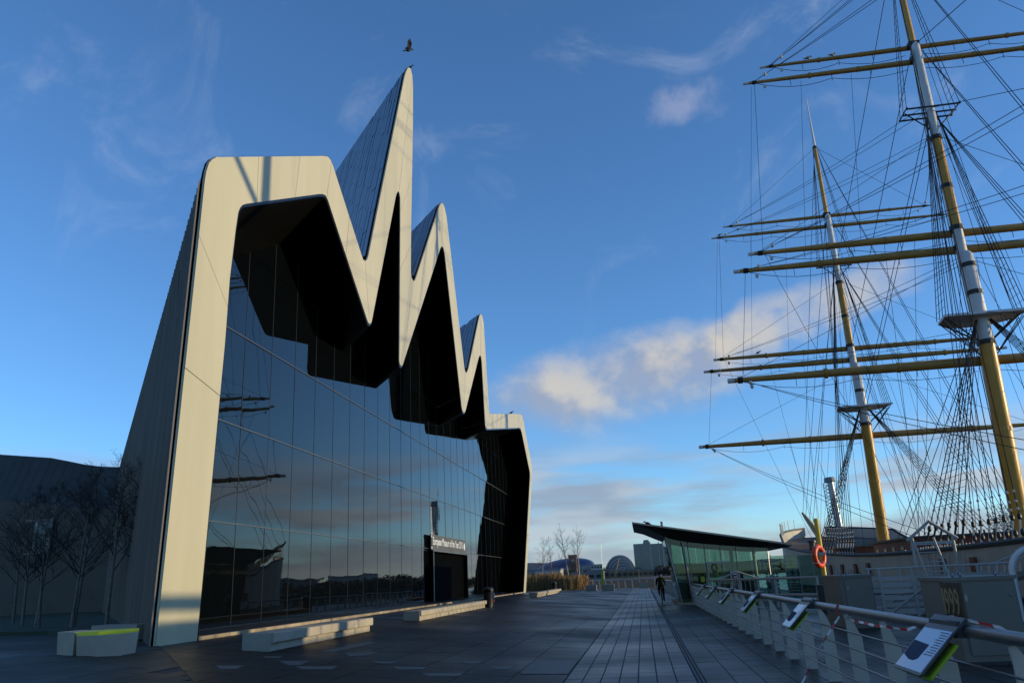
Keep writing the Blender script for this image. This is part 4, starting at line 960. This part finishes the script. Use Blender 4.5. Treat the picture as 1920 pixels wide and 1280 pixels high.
for a in range(len(xs)-1):
    xa, xb = xs[a], xs[a+1]; za, zb = roofp(xa)-.101, roofp(xb)-.101
    un.face([(xa, PY0-1.0, za), (xb, PY0-1.0, zb), (xb, PY0+.1, zb-th[a+1]), (xa, PY0+.1, za-th[a])])
    un.face([(xa, PY0+.1, za-th[a]), (xb, PY0+.1, zb-th[a+1]), (xb, PY1, zb-th[a+1]), (xa, PY1, za-th[a])])
    un.face([(xa, PY1+.7, za), (xb, PY1+.7, zb), (xb, PY1, zb-th[a+1]), (xa, PY1, za-th[a])])
un.build('roof_underside', 'roof_under', pav)
MB().box(-.34, 8.06, PY0-1.0, PY0-.99, 0, .001) if False else None
edge = MB(); 
for a in range(len(xs)-1):
    xa, xb = xs[a], xs[a+1]; edge.prism([(xa, PY0-1.23, roofp(xa)-.02), (xb, PY0-1.23, roofp(xb)-.02), (xb, PY0-1.23, roofp(xb)-.085), (xa, PY0-1.23, roofp(xa)-.085)], (0, .028, 0))
edge.build('lit_edge_strip', 'frame_metal', pav)  # pale colour stands in for sunlight caught along the roof edge
MB().tube([(1.35, 48.5, roofp(1.35)), (1.35, 48.5, roofp(1.35)+.42)], .07, 8).build('roof_vent', 'steel', pav)
def zund(x): 
    for a in range(len(xs)-1):
        if xs[a] <= x <= xs[a+1]: return roofp(x)-.1-lerp(th[a], th[a+1], (x-xs[a])/(xs[a+1]-xs[a]))
    return 2.6
# leaning glass end wall and front panes
LX0, LX1 = 2.0, 1.45
for k in range(5):
    y0 = lerp(PY0+.1, PY1, k/5)+.03; y1 = lerp(PY0+.1, PY1, (k+1)/5)-.03
    MB().prism([(LX0, y0, .12), (LX0, y1, .12), (LX1, y1, zund(LX1)), (LX1, y0, zund(LX1))], (.02, 0, 0)).build('end_pane', 'pavilion_glass', pav)
fx = [(2.02, 1.47), (2.7, 2.6), (3.5, 3.5), (4.35, 4.35), (5.2, 5.2), (6.1, 6.1), (6.9, 6.9)]
for a in range(len(fx)-1):
    (b0, t0), (b1, t1) = fx[a], fx[a+1]
    for yy, nm in ((PY0+.1, 'front_pane'), (PY1-.05, 'back_pane')):
        MB().prism([(b0+.015, yy, .12), (b1-.015, yy, .12), (t1-.015, yy, zund(t1)), (t0+.015, yy, zund(t0))], (0, .02, 0)).build(nm, 'pavilion_glass', pav)
for (b, t) in fx: MB().tube([(b, PY0+.08, .1), (t, PY0+.08, zund(t))], .028, 6).build('glazing_post', 'steel', pav)
for b, t in ((1.75, 1.3), (2.35, 2.2)): MB().tube([(b+.25, PY0-.12, .0), (t+.12, PY0-.12, zund(t+.2))], .07, 8).build('column', 'steel', pav)
for x in (6.3, 5.05): MB().tube([(x, PY0+1.2, 0), (x, PY0+1.2, zund(x))], .10, 10).build('column', 'mast_white', pav)
MB().prism([(1.7, PY0-.3, .004), (7.0, PY0-.3, .004), (7.0, PY1+.1, .004), (1.7, PY1+.1, .004)], (0, 0, .11)).build('base', 'concrete', pav)
dr = MB().box(3.55, 3.63, PY0-.02, PY0+.06, .12, 2.2).box(4.75, 4.83, PY0-.02, PY0+.06, .12, 2.2).box(3.63, 4.75, PY0-.02, PY0+.06, 2.1, 2.2).build('door_frame', 'post_grey', pav)
rd = MB().tube([(5.02, PY0+.04, 1.42), (5.02, PY0+.05, 1.42)], .25, 20).build('round_sign', 'white_sign', pav)
MB().torus((5.02, PY0+.035, 1.42), .17, .05, (0, 1, 0), 20, 6).build('sign_ring', 'red_sticker', rd)
MB().box(4.9, 5.14, PY0+.025, PY0+.038, 1.38, 1.46).build('sign_bar', 'print_dark', rd)
MB().box(3.15, 3.35, PY0+.06, PY0+.075, 1.15, 1.45).build('notice', 'lime', pav)
dk_ = thing('ticket_counter', 'dark wooden ticket counter inside the glass pavilion', 'counter', (4.6, 51, 0.115))
MB().box(4.3, 6.6, 50.6, 51.4, .115, 1.05).build('counter_body', 'deck_wood', dk_); MB().box(4.2, 6.7, 50.5, 51.5, 1.05, 1.1).build('counter_top', 'concrete', dk_)
MB().box(4.8, 5.2, 50.9, 50.95, 1.1, 1.45).build('screen', 'win_dark', dk_)
sf = thing('shelf_unit', 'dark shelf unit at the back of the glass pavilion', 'shelf', (3.0, 53.6, 0.115))
MB().box(2.6, 3.9, 53.6, 54.0, .115, 1.8).build('carcass', 'hatch_red', sf)
for k in range(4): MB().box(2.62, 3.88, 53.5, 53.6, .4+.36*k, .43+.36*k).build('shelf', 'deck_wood', sf)
def rack(label, x, y):
    t = thing('leaflet_rack', label, 'rack', (x, y, .115), 'leaflet racks in the pavilion')
    MB().box(x-.03, x+.03, y-.03, y+.03, .115, 2.1).build('rack_pole', 'steel', t)
    for k in range(9):
        z = .35+.2*k
        for dx in (-.27, -.09, .09, .27): MB().prism([(x+dx-.07, y-.12, z), (x+dx+.07, y-.12, z), (x+dx+.07, y-.05, z+.15), (x+dx-.07, y-.05, z+.15)], (0, .015, 0)).build('leaflet', 'paper_white' if (k+int(dx*10)) % 3 else 'panel_print', t)
rack('rack of white leaflets nearest the glass screen right of the pavilion', 8.15, 47.6)
rack('rack of white leaflets just inside the right end of the pavilion', 7.15, 48.4)
gs = thing('glass_screen', 'tall greenish glass screen standing right of the ticket pavilion', 'glass screen', (7.2, 47, 0))
for k in range(4):
    x0 = 7.0+.72*k; MB().box(x0+.02, x0+.70, 47.0, 47.02, .1, 2.35-.02*k).build('screen_pane', 'pavilion_glass', gs)
    MB().box(x0-.02, x0+.02, 46.98, 47.04, 0, 2.4).build('screen_post', 'steel', gs)
qr = thing('quay_barrier', 'grey galvanised barrier rail between the pavilion and the cabinets', 'barrier', (5, 38, 0))
for x0, y0, x1, y1 in ((3.3, 43.5, 7.2, 36.5),):
    for z in (.55, 1.25): MB().tube([(x0, y0, z), (x1, y1, z)], .055, 6).build('barrier_rail', 'gangway_white', qr)
    for t in (0, .33, .66, 1): MB().box(lerp(x0, x1, t)-.05, lerp(x0, x1, t)+.05, lerp(y0, y1, t)-.05, lerp(y0, y1, t)+.05, 0, 1.3).build('barrier_post', 'gangway_white', qr)
    MB().tube([(x0+.2, y0-.3, .1), (lerp(x0, x1, .33), lerp(y0, y1, .33), 1.2)], .04, 5).build('barrier_brace', 'gangway_white', qr)
gt = thing('gabled_gate', 'low white steel gate with a gabled top before the pavilion', 'gate', (4.9, 45, 0))
MB().tube([(3.9, 45, 1.25), (4.9, 45, 1.62), (5.9, 45, 1.25)], .045, 6).build('gate_gable', 'gangway_white', gt)
for x in (3.9, 4.9, 5.9): MB().tube([(x, 45, 0), (x, 45, 1.25 if x != 4.9 else 1.6)], .04, 6).build('gate_post', 'gangway_white', gt)
for k in range(8): MB().tube([(4.0+.25*k, 45, .12), (4.0+.25*k, 45, 1.2)], .015, 4).build('gate_bar', 'gangway_white', gt)
wn = thing('warning_lamp', 'small red beacon lamp on a dark box beside the railing', 'lamp', (6.9, 33, 0))
MB().box(6.55, 7.2, 32.8, 33.4, 0, 1.0).build('lamp_box', 'bar_dark', wn); MB().tube([(6.85, 33, 1.0), (6.85, 33, 1.12), (6.85, 33, 1.18)], [.13, .13, .05], 10).build('beacon', 'orange', wn)
# ------------------------------------------------------------------ distance
def block_building(name, label, x0, x1, y0, y1, h, m, wr=0, wc=0, cat='building', z0=.6, parapet=True, wy=None):
    t = thing(name, label, cat, ((x0+x1)/2, y0, z0))
    wl_ = MB().box(x0, x1, y0, y1, z0, z0+h).build('wall', m, t)
    if parapet: MB().box(x0-.3, x1+.3, y0-.3, y1+.3, z0+h, z0+h+.8).build('roof', 'far_grey', t)
    for r_ in range(wr):
        for c_ in range(wc):
            xa = lerp(x0, x1, (c_+.15)/wc); xb = lerp(x0, x1, (c_+.85)/wc); za = z0+h*(r_+.3)/wr; zb = z0+h*(r_+.75)/wr
            MB().box(xa, xb, y0-.25, y0-.02, za, zb).build('window', 'win_dark', t)
    return t
block_building('office_block', 'white office block with dark window bands just right of the museum frame', -178, -152, 1000, 1030, 16, 'far_white', 5, 3)
block_building('low_shed', 'long low grey shed below the blue domed arena', -120, -66, 640, 670, 8.5, 'far_grey', 1, 8)
block_building('stone_house', 'low tan stone building right of the brick clock tower', -42, -14, 640, 656, 6, 'far_stone', 1, 5)
block_building('white_shed', 'low white shed under the glass hotel tower', 13, 40, 800, 815, 6.5, 'far_white', 1, 4)
block_building('roof_block', 'pale flat roofed block between the arena and the ribbed hall', -70, -54, 1150, 1175, 18, 'far_white', 3, 4)
block_building('riverside_shed', 'long pale shed in front of the ribbed hall', -24, 8, 620, 640, 4.6, 'far_stone', 1, 8)
# arena dome
ar = thing('arena', 'wide arena with a dark blue dome and pale tilted base', 'arena', (-118, 1270, .6))
dm = MB(); cx, cy = -118, 1285; prev = None
for a in range(0, 9):
    th = a/8*math.pi/2; rr = 46*math.cos(th); zz = 17+15*math.sin(th)
    cur = [(cx+rr*math.cos(b/36*2*math.pi), cy+rr*math.sin(b/36*2*math.pi), zz+.09*rr*math.cos(b/36*2*math.pi)) for b in range(36)]
    if prev:
        for b in range(36): dm.face([prev[b], prev[(b+1) % 36], cur[(b+1) % 36], cur[b]])
    prev = cur
d_ = dm.build('dome', 'dome_blue', ar, smooth=True)
bs_ = MB()
for b in range(36):
    p, q_ = [(cx+47*math.cos(k/36*2*math.pi), cy+47*math.sin(k/36*2*math.pi), 17+.09*46*math.cos(k/36*2*math.pi)) for k in (b, b+1)]
    bs_.face([(cx+(p[0]-cx)*.8, cy+(p[1]-cy)*.8, .6), (cx+(q_[0]-cx)*.8, cy+(q_[1]-cy)*.8, .6), q_, p])
bs_.build('base_wall', 'far_white', ar)
for k in range(5): MB().torus((cx, cy, 6+2.2*k), 47.3*(.8+.2*(5.4+2.2*k)/17), .35, (0, 0, 1), 36, 4).build('facade_band', 'far_grey', ar)
# brick clock tower
bt_ = thing('brick_tower', 'red brick tower with a corniced top standing before the arena', 'tower', (-66, 800, .6))
MB().box(-69.3, -62.3, 800, 807, .6, 21).build('shaft', 'brick', bt_)
MB().box(-69.9, -61.7, 799.4, 807.6, 21, 23.2).build('cornice', 'brick', bt_); MB().prism([(-70.2, 799.1, 23.2), (-61.4, 799.1, 23.2), (-61.4, 807.9, 23.2), (-70.2, 807.9, 23.2)], (0, 0, .7)).build('cap', 'far_stone', bt_)
MB().tube([(-65.8, 799.9, 18.5), (-65.8, 799.7, 18.5)], 1.6, 16).build('clock_face', 'far_white', bt_)
for k in range(3): MB().box(-67.2, -64.4, 799.8, 799.99, 3+4.5*k, 5.8+4.5*k).build('window', 'win_dark', bt_)
# ribbed hall: nested shells
hall = thing('ribbed_hall', 'silver concert hall of nested curved shells left of the hotel tower', 'hall', (-32, 1280, .6))
for k in range(5):
    yb = 1262+11*k; hw = 13.5+3.2*k; hh = 15+4.6*k; m = MB(); xo = -27.5-1.6*k; n_ = 14; L_ = 13
    arc = []
    for j in range(n_+1):
        t = j/n_; x = lerp(-1, 1, t); z = (1-abs(x)**2.3)**.62 if abs(x) < 1 else 0
        arc.append((xo+hw*x, hh*z))
    for j in range(n_):
        (xa, za), (xb, zb) = arc[j], arc[j+1]
        m.face([(xa, yb, za+.6), (xb, yb, zb+.6), (xb, yb+L_, zb*.96+.6), (xa, yb+L_, za*.96+.6)])
        m.face([(xa, yb, za+.6), (xb, yb, zb+.6), ((xb-xo)*.92+xo, yb-.1, zb*.92+.6), ((xa-xo)*.92+xo, yb-.1, za*.92+.6)])
    sh_ = m.build('shell', 'shell_silver', hall)
    MB().face([((x-xo)*.93+xo, yb+1.2, z*.93+.6) for x, z in arc]).build('shell_glazing', 'far_grey', sh_)
# hotel
ht = thing('hotel_tower', 'tall dark glass hotel tower with pale vertical fins', 'hotel', (18, 1250, .6))
for x0, x1, y0, h_ in ((-10.3, 4.5, 1252, 47.5), (4.5, 14.5, 1248, 50), (14.5, 33, 1252, 46.5), (33, 46, 1255, 48.5)):
    sl = MB().box(x0, x1, y0, 1275, .6, h_).build('slab', 'hotel_glass', ht)
    for z in range(4, int(h_)-1, 3): MB().box(x0+.2, x1-.2, y0-.14, y0-.01, z, z+.35).build('floor_band', 'far_grey', sl)
    for k in range(1, 4): x = lerp(x0, x1, k/4); MB().box(x-.12, x+.12, y0-.2, y0-.02, .6, h_-.5).build('fin', 'far_grey', sl)
for x in (14.6, 27, 32.8): MB().box(x-.7, x+.7, 1246, 1252, .6, 48.5).build('pale_fin', 'far_white', ht)
MB().box(5.5, 13, 1250, 1262, 50, 52.5).build('plant_room', 'far_grey', ht)
# science tower beyond the ship
st_ = thing('observation_tower', 'slender silver observation tower with a lattice mast beyond the ship', 'tower', (288, 1250, .6))
o = MB().tube([(291, 1250, .6), (288, 1250, 70), (286, 1250, 118), (286, 1250, 121)], [6.5, 5, 4.5, 4.6], 14).build('shaft', 'shell_silver', st_); smooth_shade(o, 60)
MB().tube([(285.5, 1250, 121), (285, 1250, 128)], [8.5, 7.0], 12).build('cabin', 'far_grey', st_)
lt = MB()
for z in range(8, 118, 5):
    lt.tube([(276, 1248, z), (284, 1248, z+5)], .5, 4); lt.tube([(284, 1248, z), (276, 1248, z+5)], .5, 4)
for x in (276, 284): lt.tube([(x, 1248, .6), (x-1, 1248, 120)], .7, 4)
lt.build('lattice_mast', 'far_grey', st_)
MB().tube([(280, 1250, 126), (274, 1250, 158)], [.6, .15], 5).build('aerial', 'far_grey', st_)
def lamp(label, x, y, h, r=.1):
    t = thing('lamp_post', label, 'lamp post', (x, y, .0), 'lamp posts')
    MB().tube([(x, y, 0), (x, y, h)], [r*1.3, r*.7], 6).build('pole', 'steel', t); MB().tube([(x, y, h), (x-.8*r*8, y, h+.15)], r*.6, 5).build('arm', 'steel', t); MB().ell((x-.9*r*8, y, h+.1), r*4, r*2, r*1.4, 8, 5).build('lamp_head', 'bar_dark', t)
lamp('tall lamp post across the water between the brick tower and the ribbed hall', -30, 640, 26, .09)
# tilted timber sculpture-like derrick
dz = thing('derrick', 'pale leaning timber derrick on the far bank below the ribbed hall', 'derrick', (-17, 620, .6))
MB().tube([(-21, 620, .6), (-16.5, 620, 15)], [.9, .5], 6).build('spar', 'far_stone', dz); MB().tube([(-22, 620, 8), (-17, 620, 8.4)], .4, 5).build('crosspiece', 'far_stone', dz); MB().tube([(-16.5, 620, 15), (-13, 620, .6)], .25, 4).build('stay', 'far_grey', dz)

def twig_tree(name, label, x, y, h, seed, m_t='bark_white', m_c='twig', lean=0.0, group=None, z0=0.1, spread=.42, dens=1.0, rr=1.0):
    rnd = random.Random(seed); t = thing(name, label, 'tree', (x, y, z0), group)
    tk = MB(); cr = MB(); pts = []; px, py = x, y; lx, ly = rnd.uniform(-.05, .05)+lean, rnd.uniform(-.05, .05)
    N = 9
    for k in range(N+1):
        s = k/N; pts.append(Vector((x+lx*h*s+rnd.uniform(-.05, .05)*s, y+ly*h*s, z0+h*.92*s)))
    rad = [max(.012, .0105*h*rr*(1-.93*k/N)) for k in range(N+1)]
    tk.tube(pts, rad, 6); tk = tk.build('trunk', m_t, t); smooth_shade(tk, 70)
    def branch(p, d, L, r, lvl):
        q = []; cur = p.copy(); dd = d.copy()
        ns = 4 if lvl == 0 else 3
        q.append(cur.copy())
        for k in range(ns):
            dd = (dd + Vector((rnd.uniform(-.18, .18), rnd.uniform(-.18, .18), rnd.uniform(-.06, .16) - (.20 if lvl >= 2 else 0)))).normalized(); cur = cur+dd*(L/ns); q.append(cur.copy())
        cr.tube(q, [max(.0045, r*(1-.8*k/ns)) for k in range(ns+1)], 3, caps=False)
        if lvl < 2:
            for k in range(int((5 if lvl == 0 else 4)*dens)):
                j = rnd.randint(1, ns); b = q[j]; a = rnd.uniform(0, 6.283)
                nd = (dd*.75 + Vector((math.cos(a), math.sin(a), rnd.uniform(-.1, .5)))*.6).normalized(); branch(b, nd, L*rnd.uniform(.38, .6), r*.5, lvl+1)
    nb = int(20*dens)
    for k in range(nb):
        s = rnd.uniform(.28, .97); i = min(N-1, int(s*N)); p = pts[i].lerp(pts[i+1], s*N-i); a = rnd.uniform(0, 6.283)
        d = Vector((math.cos(a), math.sin(a), rnd.uniform(.5, 1.3))).normalized(); branch(p, d, h*spread*(1.08-s)*rnd.uniform(.7, 1.1), .0042*h*rr*(1.15-s), 0)
    cr.build('crown', m_c, t)
pos = [(-21.8, 29.4, 6.4, .02), (-22.6, 30.6, 7.0, .10), (-20.9, 30.2, 7.3, .04), (-19.8, 30.4, 7.9, .06), (-20.3, 32.0, 7.2, .03), (-24.3, 30.8, 6.0, -.02), (-25.4, 32.0, 6.6, .03), (-28.8, 35.4, 7.0, .0), (-18.9, 31.5, 6.2, .05), (-33.5, 40.5, 7.5, .02)]
where = ['just left of the leaning one', 'leaning one of the front row', 'middle of the front row', 'tallest of the front row', 'just behind the tallest', 'left end of the front row', 'second row, below the wall window', 'third row, left of the window', 'nearest the side wall', 'furthest left']
for k, (x, y, h, l) in enumerate(pos):
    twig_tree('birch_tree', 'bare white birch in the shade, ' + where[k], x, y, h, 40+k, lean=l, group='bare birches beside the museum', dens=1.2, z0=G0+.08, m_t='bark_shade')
fp = [(-16.6, 137, 9.3, .03, 'leftmost bare birch among the reeds beyond the museum frame'), (-14.6, 136, 9.0, -.02, 'second bare birch among the reeds, right of the leftmost'), (-11.4, 131.5, 11.2, -.07, 'tall bare birch left of the distant brick tower'), (-9.9, 131, 10.8, .03, 'tall bare birch right of the distant brick tower')]
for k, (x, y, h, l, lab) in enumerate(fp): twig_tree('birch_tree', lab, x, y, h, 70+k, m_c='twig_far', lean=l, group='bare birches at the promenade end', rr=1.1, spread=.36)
# reeds
rd = MB(); rnd = random.Random(3)
for k in range(5200):
    cl = rnd.choice([(-19.5, 133, 3.4), (-16, 134, 2.2), (-13.8, 133.5, 1.2), (-11.2, 131, 1.7), (-9.6, 131.5, .9)])
    x = cl[0]+rnd.gauss(0, cl[2]*.5); y = cl[1]+rnd.gauss(0, 1.2); h = rnd.uniform(1.5, 2.9)*(.8 if cl[0] > -12 else 1); a = rnd.uniform(0, 6.28); b = rnd.uniform(.05, .5)
    wv = Vector((math.cos(a), math.sin(a), 0))*.022; tip = Vector((x+math.cos(a*3)*b, y+math.sin(a*3)*b, .1+h)); base = Vector((x, y, .05)); md = base.lerp(tip, .6)+Vector((0, 0, .15))
    rd.face([base-wv, base+wv, md+wv, md-wv]); rd.face([md-wv*1.6, md+wv*1.6, tip])
rd = rd.build('reed_bed', 'reed'); rd['kind'] = 'stuff'; rd['label'] = 'tan winter reeds and grasses in the bed beyond the museum'; rd['category'] = 'reeds'
# wooded banks
def wood(name, label, pts, hmin, hmax, n, seed, m='wood_dark', fs=1.0, depth=18):
    rnd = random.Random(seed); mb = MB()
    segs = list(zip(pts[:-1], pts[1:])); lens = [math.dist(a, b) for a, b in segs]; tot = sum(lens)
    tops = {}
    for k in range(n):
        d = rnd.uniform(0, tot); i = 0
        while d > lens[i]: d -= lens[i]; i += 1
        a, b = segs[i]; t = d/lens[i]; x = lerp(a[0], b[0], t); y = lerp(a[1], b[1], t)
        s_ = sum(lens[:i])+d; cell = int(s_/9)
        hh = tops.setdefault(cell, rnd.uniform(hmin, hmax)); u = (s_/9-cell)*2-1
        top = hh*(1-.45*u*u); z = rnd.uniform(0, 1)**.7*top
        nx, ny = (b[1]-a[1])/lens[i], -(b[0]-a[0])/lens[i]; w_ = rnd.uniform(0, depth); x += nx*w_; y += ny*w_
        e = [Vector((rnd.gauss(0, 1), rnd.gauss(0, 1), rnd.gauss(0, 1)))*fs for _ in range(3)]; c_ = Vector((x, y, .6+z))
        mb.face([c_+e[0], c_+e[1], c_+e[2]])
    o = mb.build(name, m); o['kind'] = 'stuff'; o['label'] = label; o['category'] = 'trees'
wood('south_bank_wood', 'dark mass of bare trees along the far river bank', [(118, 700), (116, 420), (114, 300)], 2.5, 6.5, 30000, 5, fs=.3)
wood('quay_wood', 'dark clump of tall trees on the far bank at the right edge', [(130, 286), (124, 215)], 9, 18, 34000, 15, fs=.2)
wood('north_bank_wood', 'dark evergreen bushes on the far bank below the distant halls', [(-70, 700), (-30, 690), (30, 690), (60, 760)], 4, 9.5, 9000, 6, fs=.55, depth=-20)
wood('distant_wood', 'far line of dark trees across the river behind the ship', [(230, 1120), (420, 1300), (760, 1520)], 9, 18, 7000, 8, fs=2.4, depth=30)
for y, lab, m_, h_ in ((400, 'low grey warehouse nearest on the wooded far river bank', 'far_grey', 7), (510, 'pale warehouse in the middle of the wooded far river bank', 'far_white', 9), (620, 'brown shed furthest along the wooded far river bank', 'far_stone', 6)):
    block_building('bank_house', lab, 150, 175, y, y+34, h_, m_, 1, 4)
for x, w_, y, h_, m_, lab in ((-58, 14, 450, 6, 'far_white', 'small white block across the dock behind the reeds'), (-40, 18, 470, 3.6, 'far_grey', 'long low grey block across the dock behind the marker board'), (-14, 12, 460, 4, 'far_stone', 'low tan block across the dock left of the cyclist')):
    block_building('bank_block', lab, x, x+w_, y, y+16, h_, m_, 1, 4)
# ------------------------------------------------------------------ cyclist, staff, birds
def skin_body(name, verts, edges, radii, root, matfn, mats, parent=None):
    me = bpy.data.meshes.new(name); me.from_pydata(verts, edges, [])
    o = bpy.data.objects.new(name, me); C.objects.link(o)
    sk = o.modifiers.new('skin', 'SKIN'); sb = o.modifiers.new('sub', 'SUBSURF'); sb.levels = 2; sb.render_levels = 2
    for i, r in enumerate(radii): me.skin_vertices[0].data[i].radius = (r, r) if not isinstance(r, tuple) else r
    for i in range(len(verts)): me.skin_vertices[0].data[i].use_root = (i == root)
    dg = bpy.context.evaluated_depsgraph_get(); m2 = bpy.data.meshes.new_from_object(o.evaluated_get(dg))
    bpy.data.objects.remove(o); m2.materials.clear()
    for m in mats: m2.materials.append(M[m])
    for p in m2.polygons: p.use_smooth = True; p.material_index = matfn(p.center)
    o = bpy.data.objects.new(name, m2); C.objects.link(o); return o
CXY = (1.0, 50.5)
# bicycle heading away (+Y)
bk_ = thing('bicycle', 'dark bicycle ridden away along the promenade', 'bicycle', (CXY[0], CXY[1], 0))
bx, by = CXY
for yy in (by-.52, by+.52):
    w_ = MB().torus((bx, yy, .34), .32, .022, (1, 0, 0), 24, 6).build('wheel', 'black_plastic', bk_); smooth_shade(w_, 60)
    MB().torus((bx, yy, .34), .295, .008, (1, 0, 0), 24, 4).build('rim', 'steel', w_)
    sp = MB()
    for k in range(10): a = k*math.pi/5; sp.tube([(bx, yy, .34), (bx, yy+.29*math.cos(a), .34+.29*math.sin(a))], .003, 3)
    sp.build('spokes', 'steel', w_)
fr = MB()
for a, b in (((by-.52, .34), (by-.10, .30)), ((by-.52, .34), (by-.18, .80)), ((by-.10, .30), (by-.20, .88)), ((by-.18, .80), (by+.34, .84)), ((by-.10, .30), (by+.36, .74)), ((by+.32, .92), (by+.52, .34))): fr.tube([(bx, a[0], a[1]), (bx, b[0], b[1])], .02, 6)
fr.build('frame', 'cloth_dark', bk_)
MB().tube([(bx-.28, by+.22, 1.02), (bx-.15, by+.34, 1.03), (bx, by+.36, 1.0), (bx+.15, by+.34, 1.03), (bx+.28, by+.22, 1.02)], .014, 6).build('handlebar', 'steel', bk_)
MB().ell((bx, by-.22, .92), .09, .15, .045, 8, 5).build('saddle', 'black_plastic', bk_)
MB().tube([(bx-.12, by-.10, .46), (bx-.12, by-.0, .46)], .03, 5).build('pedal', 'iron', bk_); MB().tube([(bx+.12, by-.16, .15), (bx+.12, by-.06, .15)], .03, 5).build('pedal', 'iron', bk_)
MB().box(bx-.04, bx+.04, by-.36, by-.33, .68, .74).build('rear_lamp', 'red_sticker', bk_)
V_ = [(bx, by-.22, 1.00), (bx, by-.16, 1.14), (bx, by-.06, 1.30), (bx, by+.02, 1.44), (bx, by+.05, 1.52), (bx, by+.07, 1.60), (bx, by+.075, 1.70),
      (bx-.10, by-.20, .97), (bx-.13, by+.17, .82), (bx-.12, by-.06, .52), (bx-.12, by+.08, .48),
      (bx+.10, by-.20, .97), (bx+.12, by+.06, .58), (bx+.12, by-.14, .20), (bx+.12, by-.0, .17),
      (bx-.19, by+.0, 1.40), (bx-.25, by+.12, 1.17), (bx-.25, by+.24, 1.06), (bx+.19, by+.0, 1.40), (bx+.25, by+.12, 1.17), (bx+.25, by+.24, 1.06)]
E_ = [(0,1),(1,2),(2,3),(3,4),(4,5),(5,6),(0,7),(7,8),(8,9),(9,10),(0,11),(11,12),(12,13),(13,14),(3,15),(15,16),(16,17),(3,18),(18,19),(19,20)]
Rr = [.16, .155, .17, .13, .06, .095, .085, .11, .075, .05, .04, .11, .075, .05, .04, .075, .05, .04, .075, .05, .04]
def cmat(c):
    if c.z > 1.66: return 2
    if c.z > 1.49: return 1
    if abs(c.x-bx) > .2 and c.y > by+.20 and c.z < 1.13: return 1
    return 0
pc = skin_body('person', V_, E_, Rr, 0, cmat, ['cloth_dark', 'skin', 'cloth_dark'])
tag(pc, 'person in dark clothes riding a bicycle away along the promenade', 'person')
sx_, sy_ = 5.75, 52.1
V2 = [(sx_, sy_, .98), (sx_, sy_, 1.15), (sx_, sy_, 1.32), (sx_, sy_, 1.42), (sx_, sy_-.01, 1.52), (sx_, sy_-.03, 1.61), (sx_, sy_-.03, 1.71), (sx_-.1, sy_, .9), (sx_-.1, sy_, .52), (sx_-.1, sy_, .2), (sx_-.1, sy_-.13, .16), (sx_+.1, sy_, .9), (sx_+.1, sy_, .52), (sx_+.1, sy_, .2), (sx_+.1, sy_-.13, .16),
      (sx_-.19, sy_, 1.4), (sx_-.26, sy_-.05, 1.14), (sx_-.18, sy_-.3, 1.12), (sx_+.19, sy_, 1.4), (sx_+.26, sy_-.05, 1.14), (sx_+.18, sy_-.3, 1.12)]
ps = skin_body('person', V2, E_, Rr, 0, lambda c: (1 if c.z > 1.5 and c.z < 1.68 else 0), ['cloth_dark', 'skin'])
tag(ps, 'person in dark clothes standing behind the counter in the glass pavilion', 'person')

def bird(label, loc, yaw, fly=False, sc=1.0):
    t = thing('crow', label, 'bird', loc, 'black crows'); X = Vector(loc); A = Matrix.Rotation(yaw, 4, 'Z')
    def P(x, y, z): return X + (A @ Vector((x, y, z)))*sc
    tilt = Matrix.Rotation(R(-35 if not fly else -20), 4, 'X')
    b = MB(); b.ell(P(0, 0, .12), .075*sc, .18*sc, .085*sc, 8, 6, M4=A @ Matrix.Rotation(R(25), 4, 'X')); b = b.build('body', 'feather', t, smooth=True)
    MB().ell(P(0, .19, .23), .05*sc, .06*sc, .05*sc, 8, 5).build('head', 'feather', t, smooth=True)
    MB().tube([P(0, .23, .23), P(0, .32, .21)], [.02*sc, .004*sc], 5).build('beak', 'iron', t)
    MB().prism([P(-.03, -.12, .06), P(.03, -.12, .06), P(.06, -.33, .0), P(-.06, -.33, .0)], (0, 0, .012)).build('tail', 'feather', t)
    for s in (-1, 1):
        if fly: MB().prism([P(s*.05, .10, .15), P(s*.28, .12, .42), P(s*.40, -.02, .62), P(s*.33, -.14, .46), P(s*.18, -.12, .26), P(s*.05, -.10, .13)], (0, 0, .012)).build('wing', 'feather', t)
        else: MB().prism([P(s*.07, .10, .17), P(s*.085, -.05, .15), P(s*.05, -.28, .02), P(s*.06, -.05, .06)], P(s*.012, 0, 0)-P(0, 0, 0)).build('wing', 'feather', t)
        if not fly: MB().tube([P(s*.03, 0, .06), P(s*.03, .01, -.02)], .008*sc, 4).build('leg', 'iron', t)
bird('crow flying with raised wings above the highest peak', (-10.5, 37.4, 30.62), R(-60), True, 1.0)
bird('crow perched on the tip of the highest peak', (-10.53, 37.8, 29.80), R(-100), False, .8)
bird('crow perched on the low right end of the museum roof', (-10.53, 70.7, 16.28), R(-90), False, .9)
bird('crow perched on the uppermost yard of the nearer mast, left one', (12.95, ym+1.02, 31.80), R(-70))
bird('crow perched on the uppermost yard of the nearer mast, right one', (14.4, ym+1.02, 31.80), R(-60))
bird('crow perched on the middle yard of the farther mast', (11.5, yf+.87, 19.46), R(-90))
bird('crow perched at the left end of an upper yard on the farther mast', (9.6, yf+1.02, 30.80), R(-60))
bird('bird perched on the pavilion roof', (.55, 47.5, 4.36), R(80))
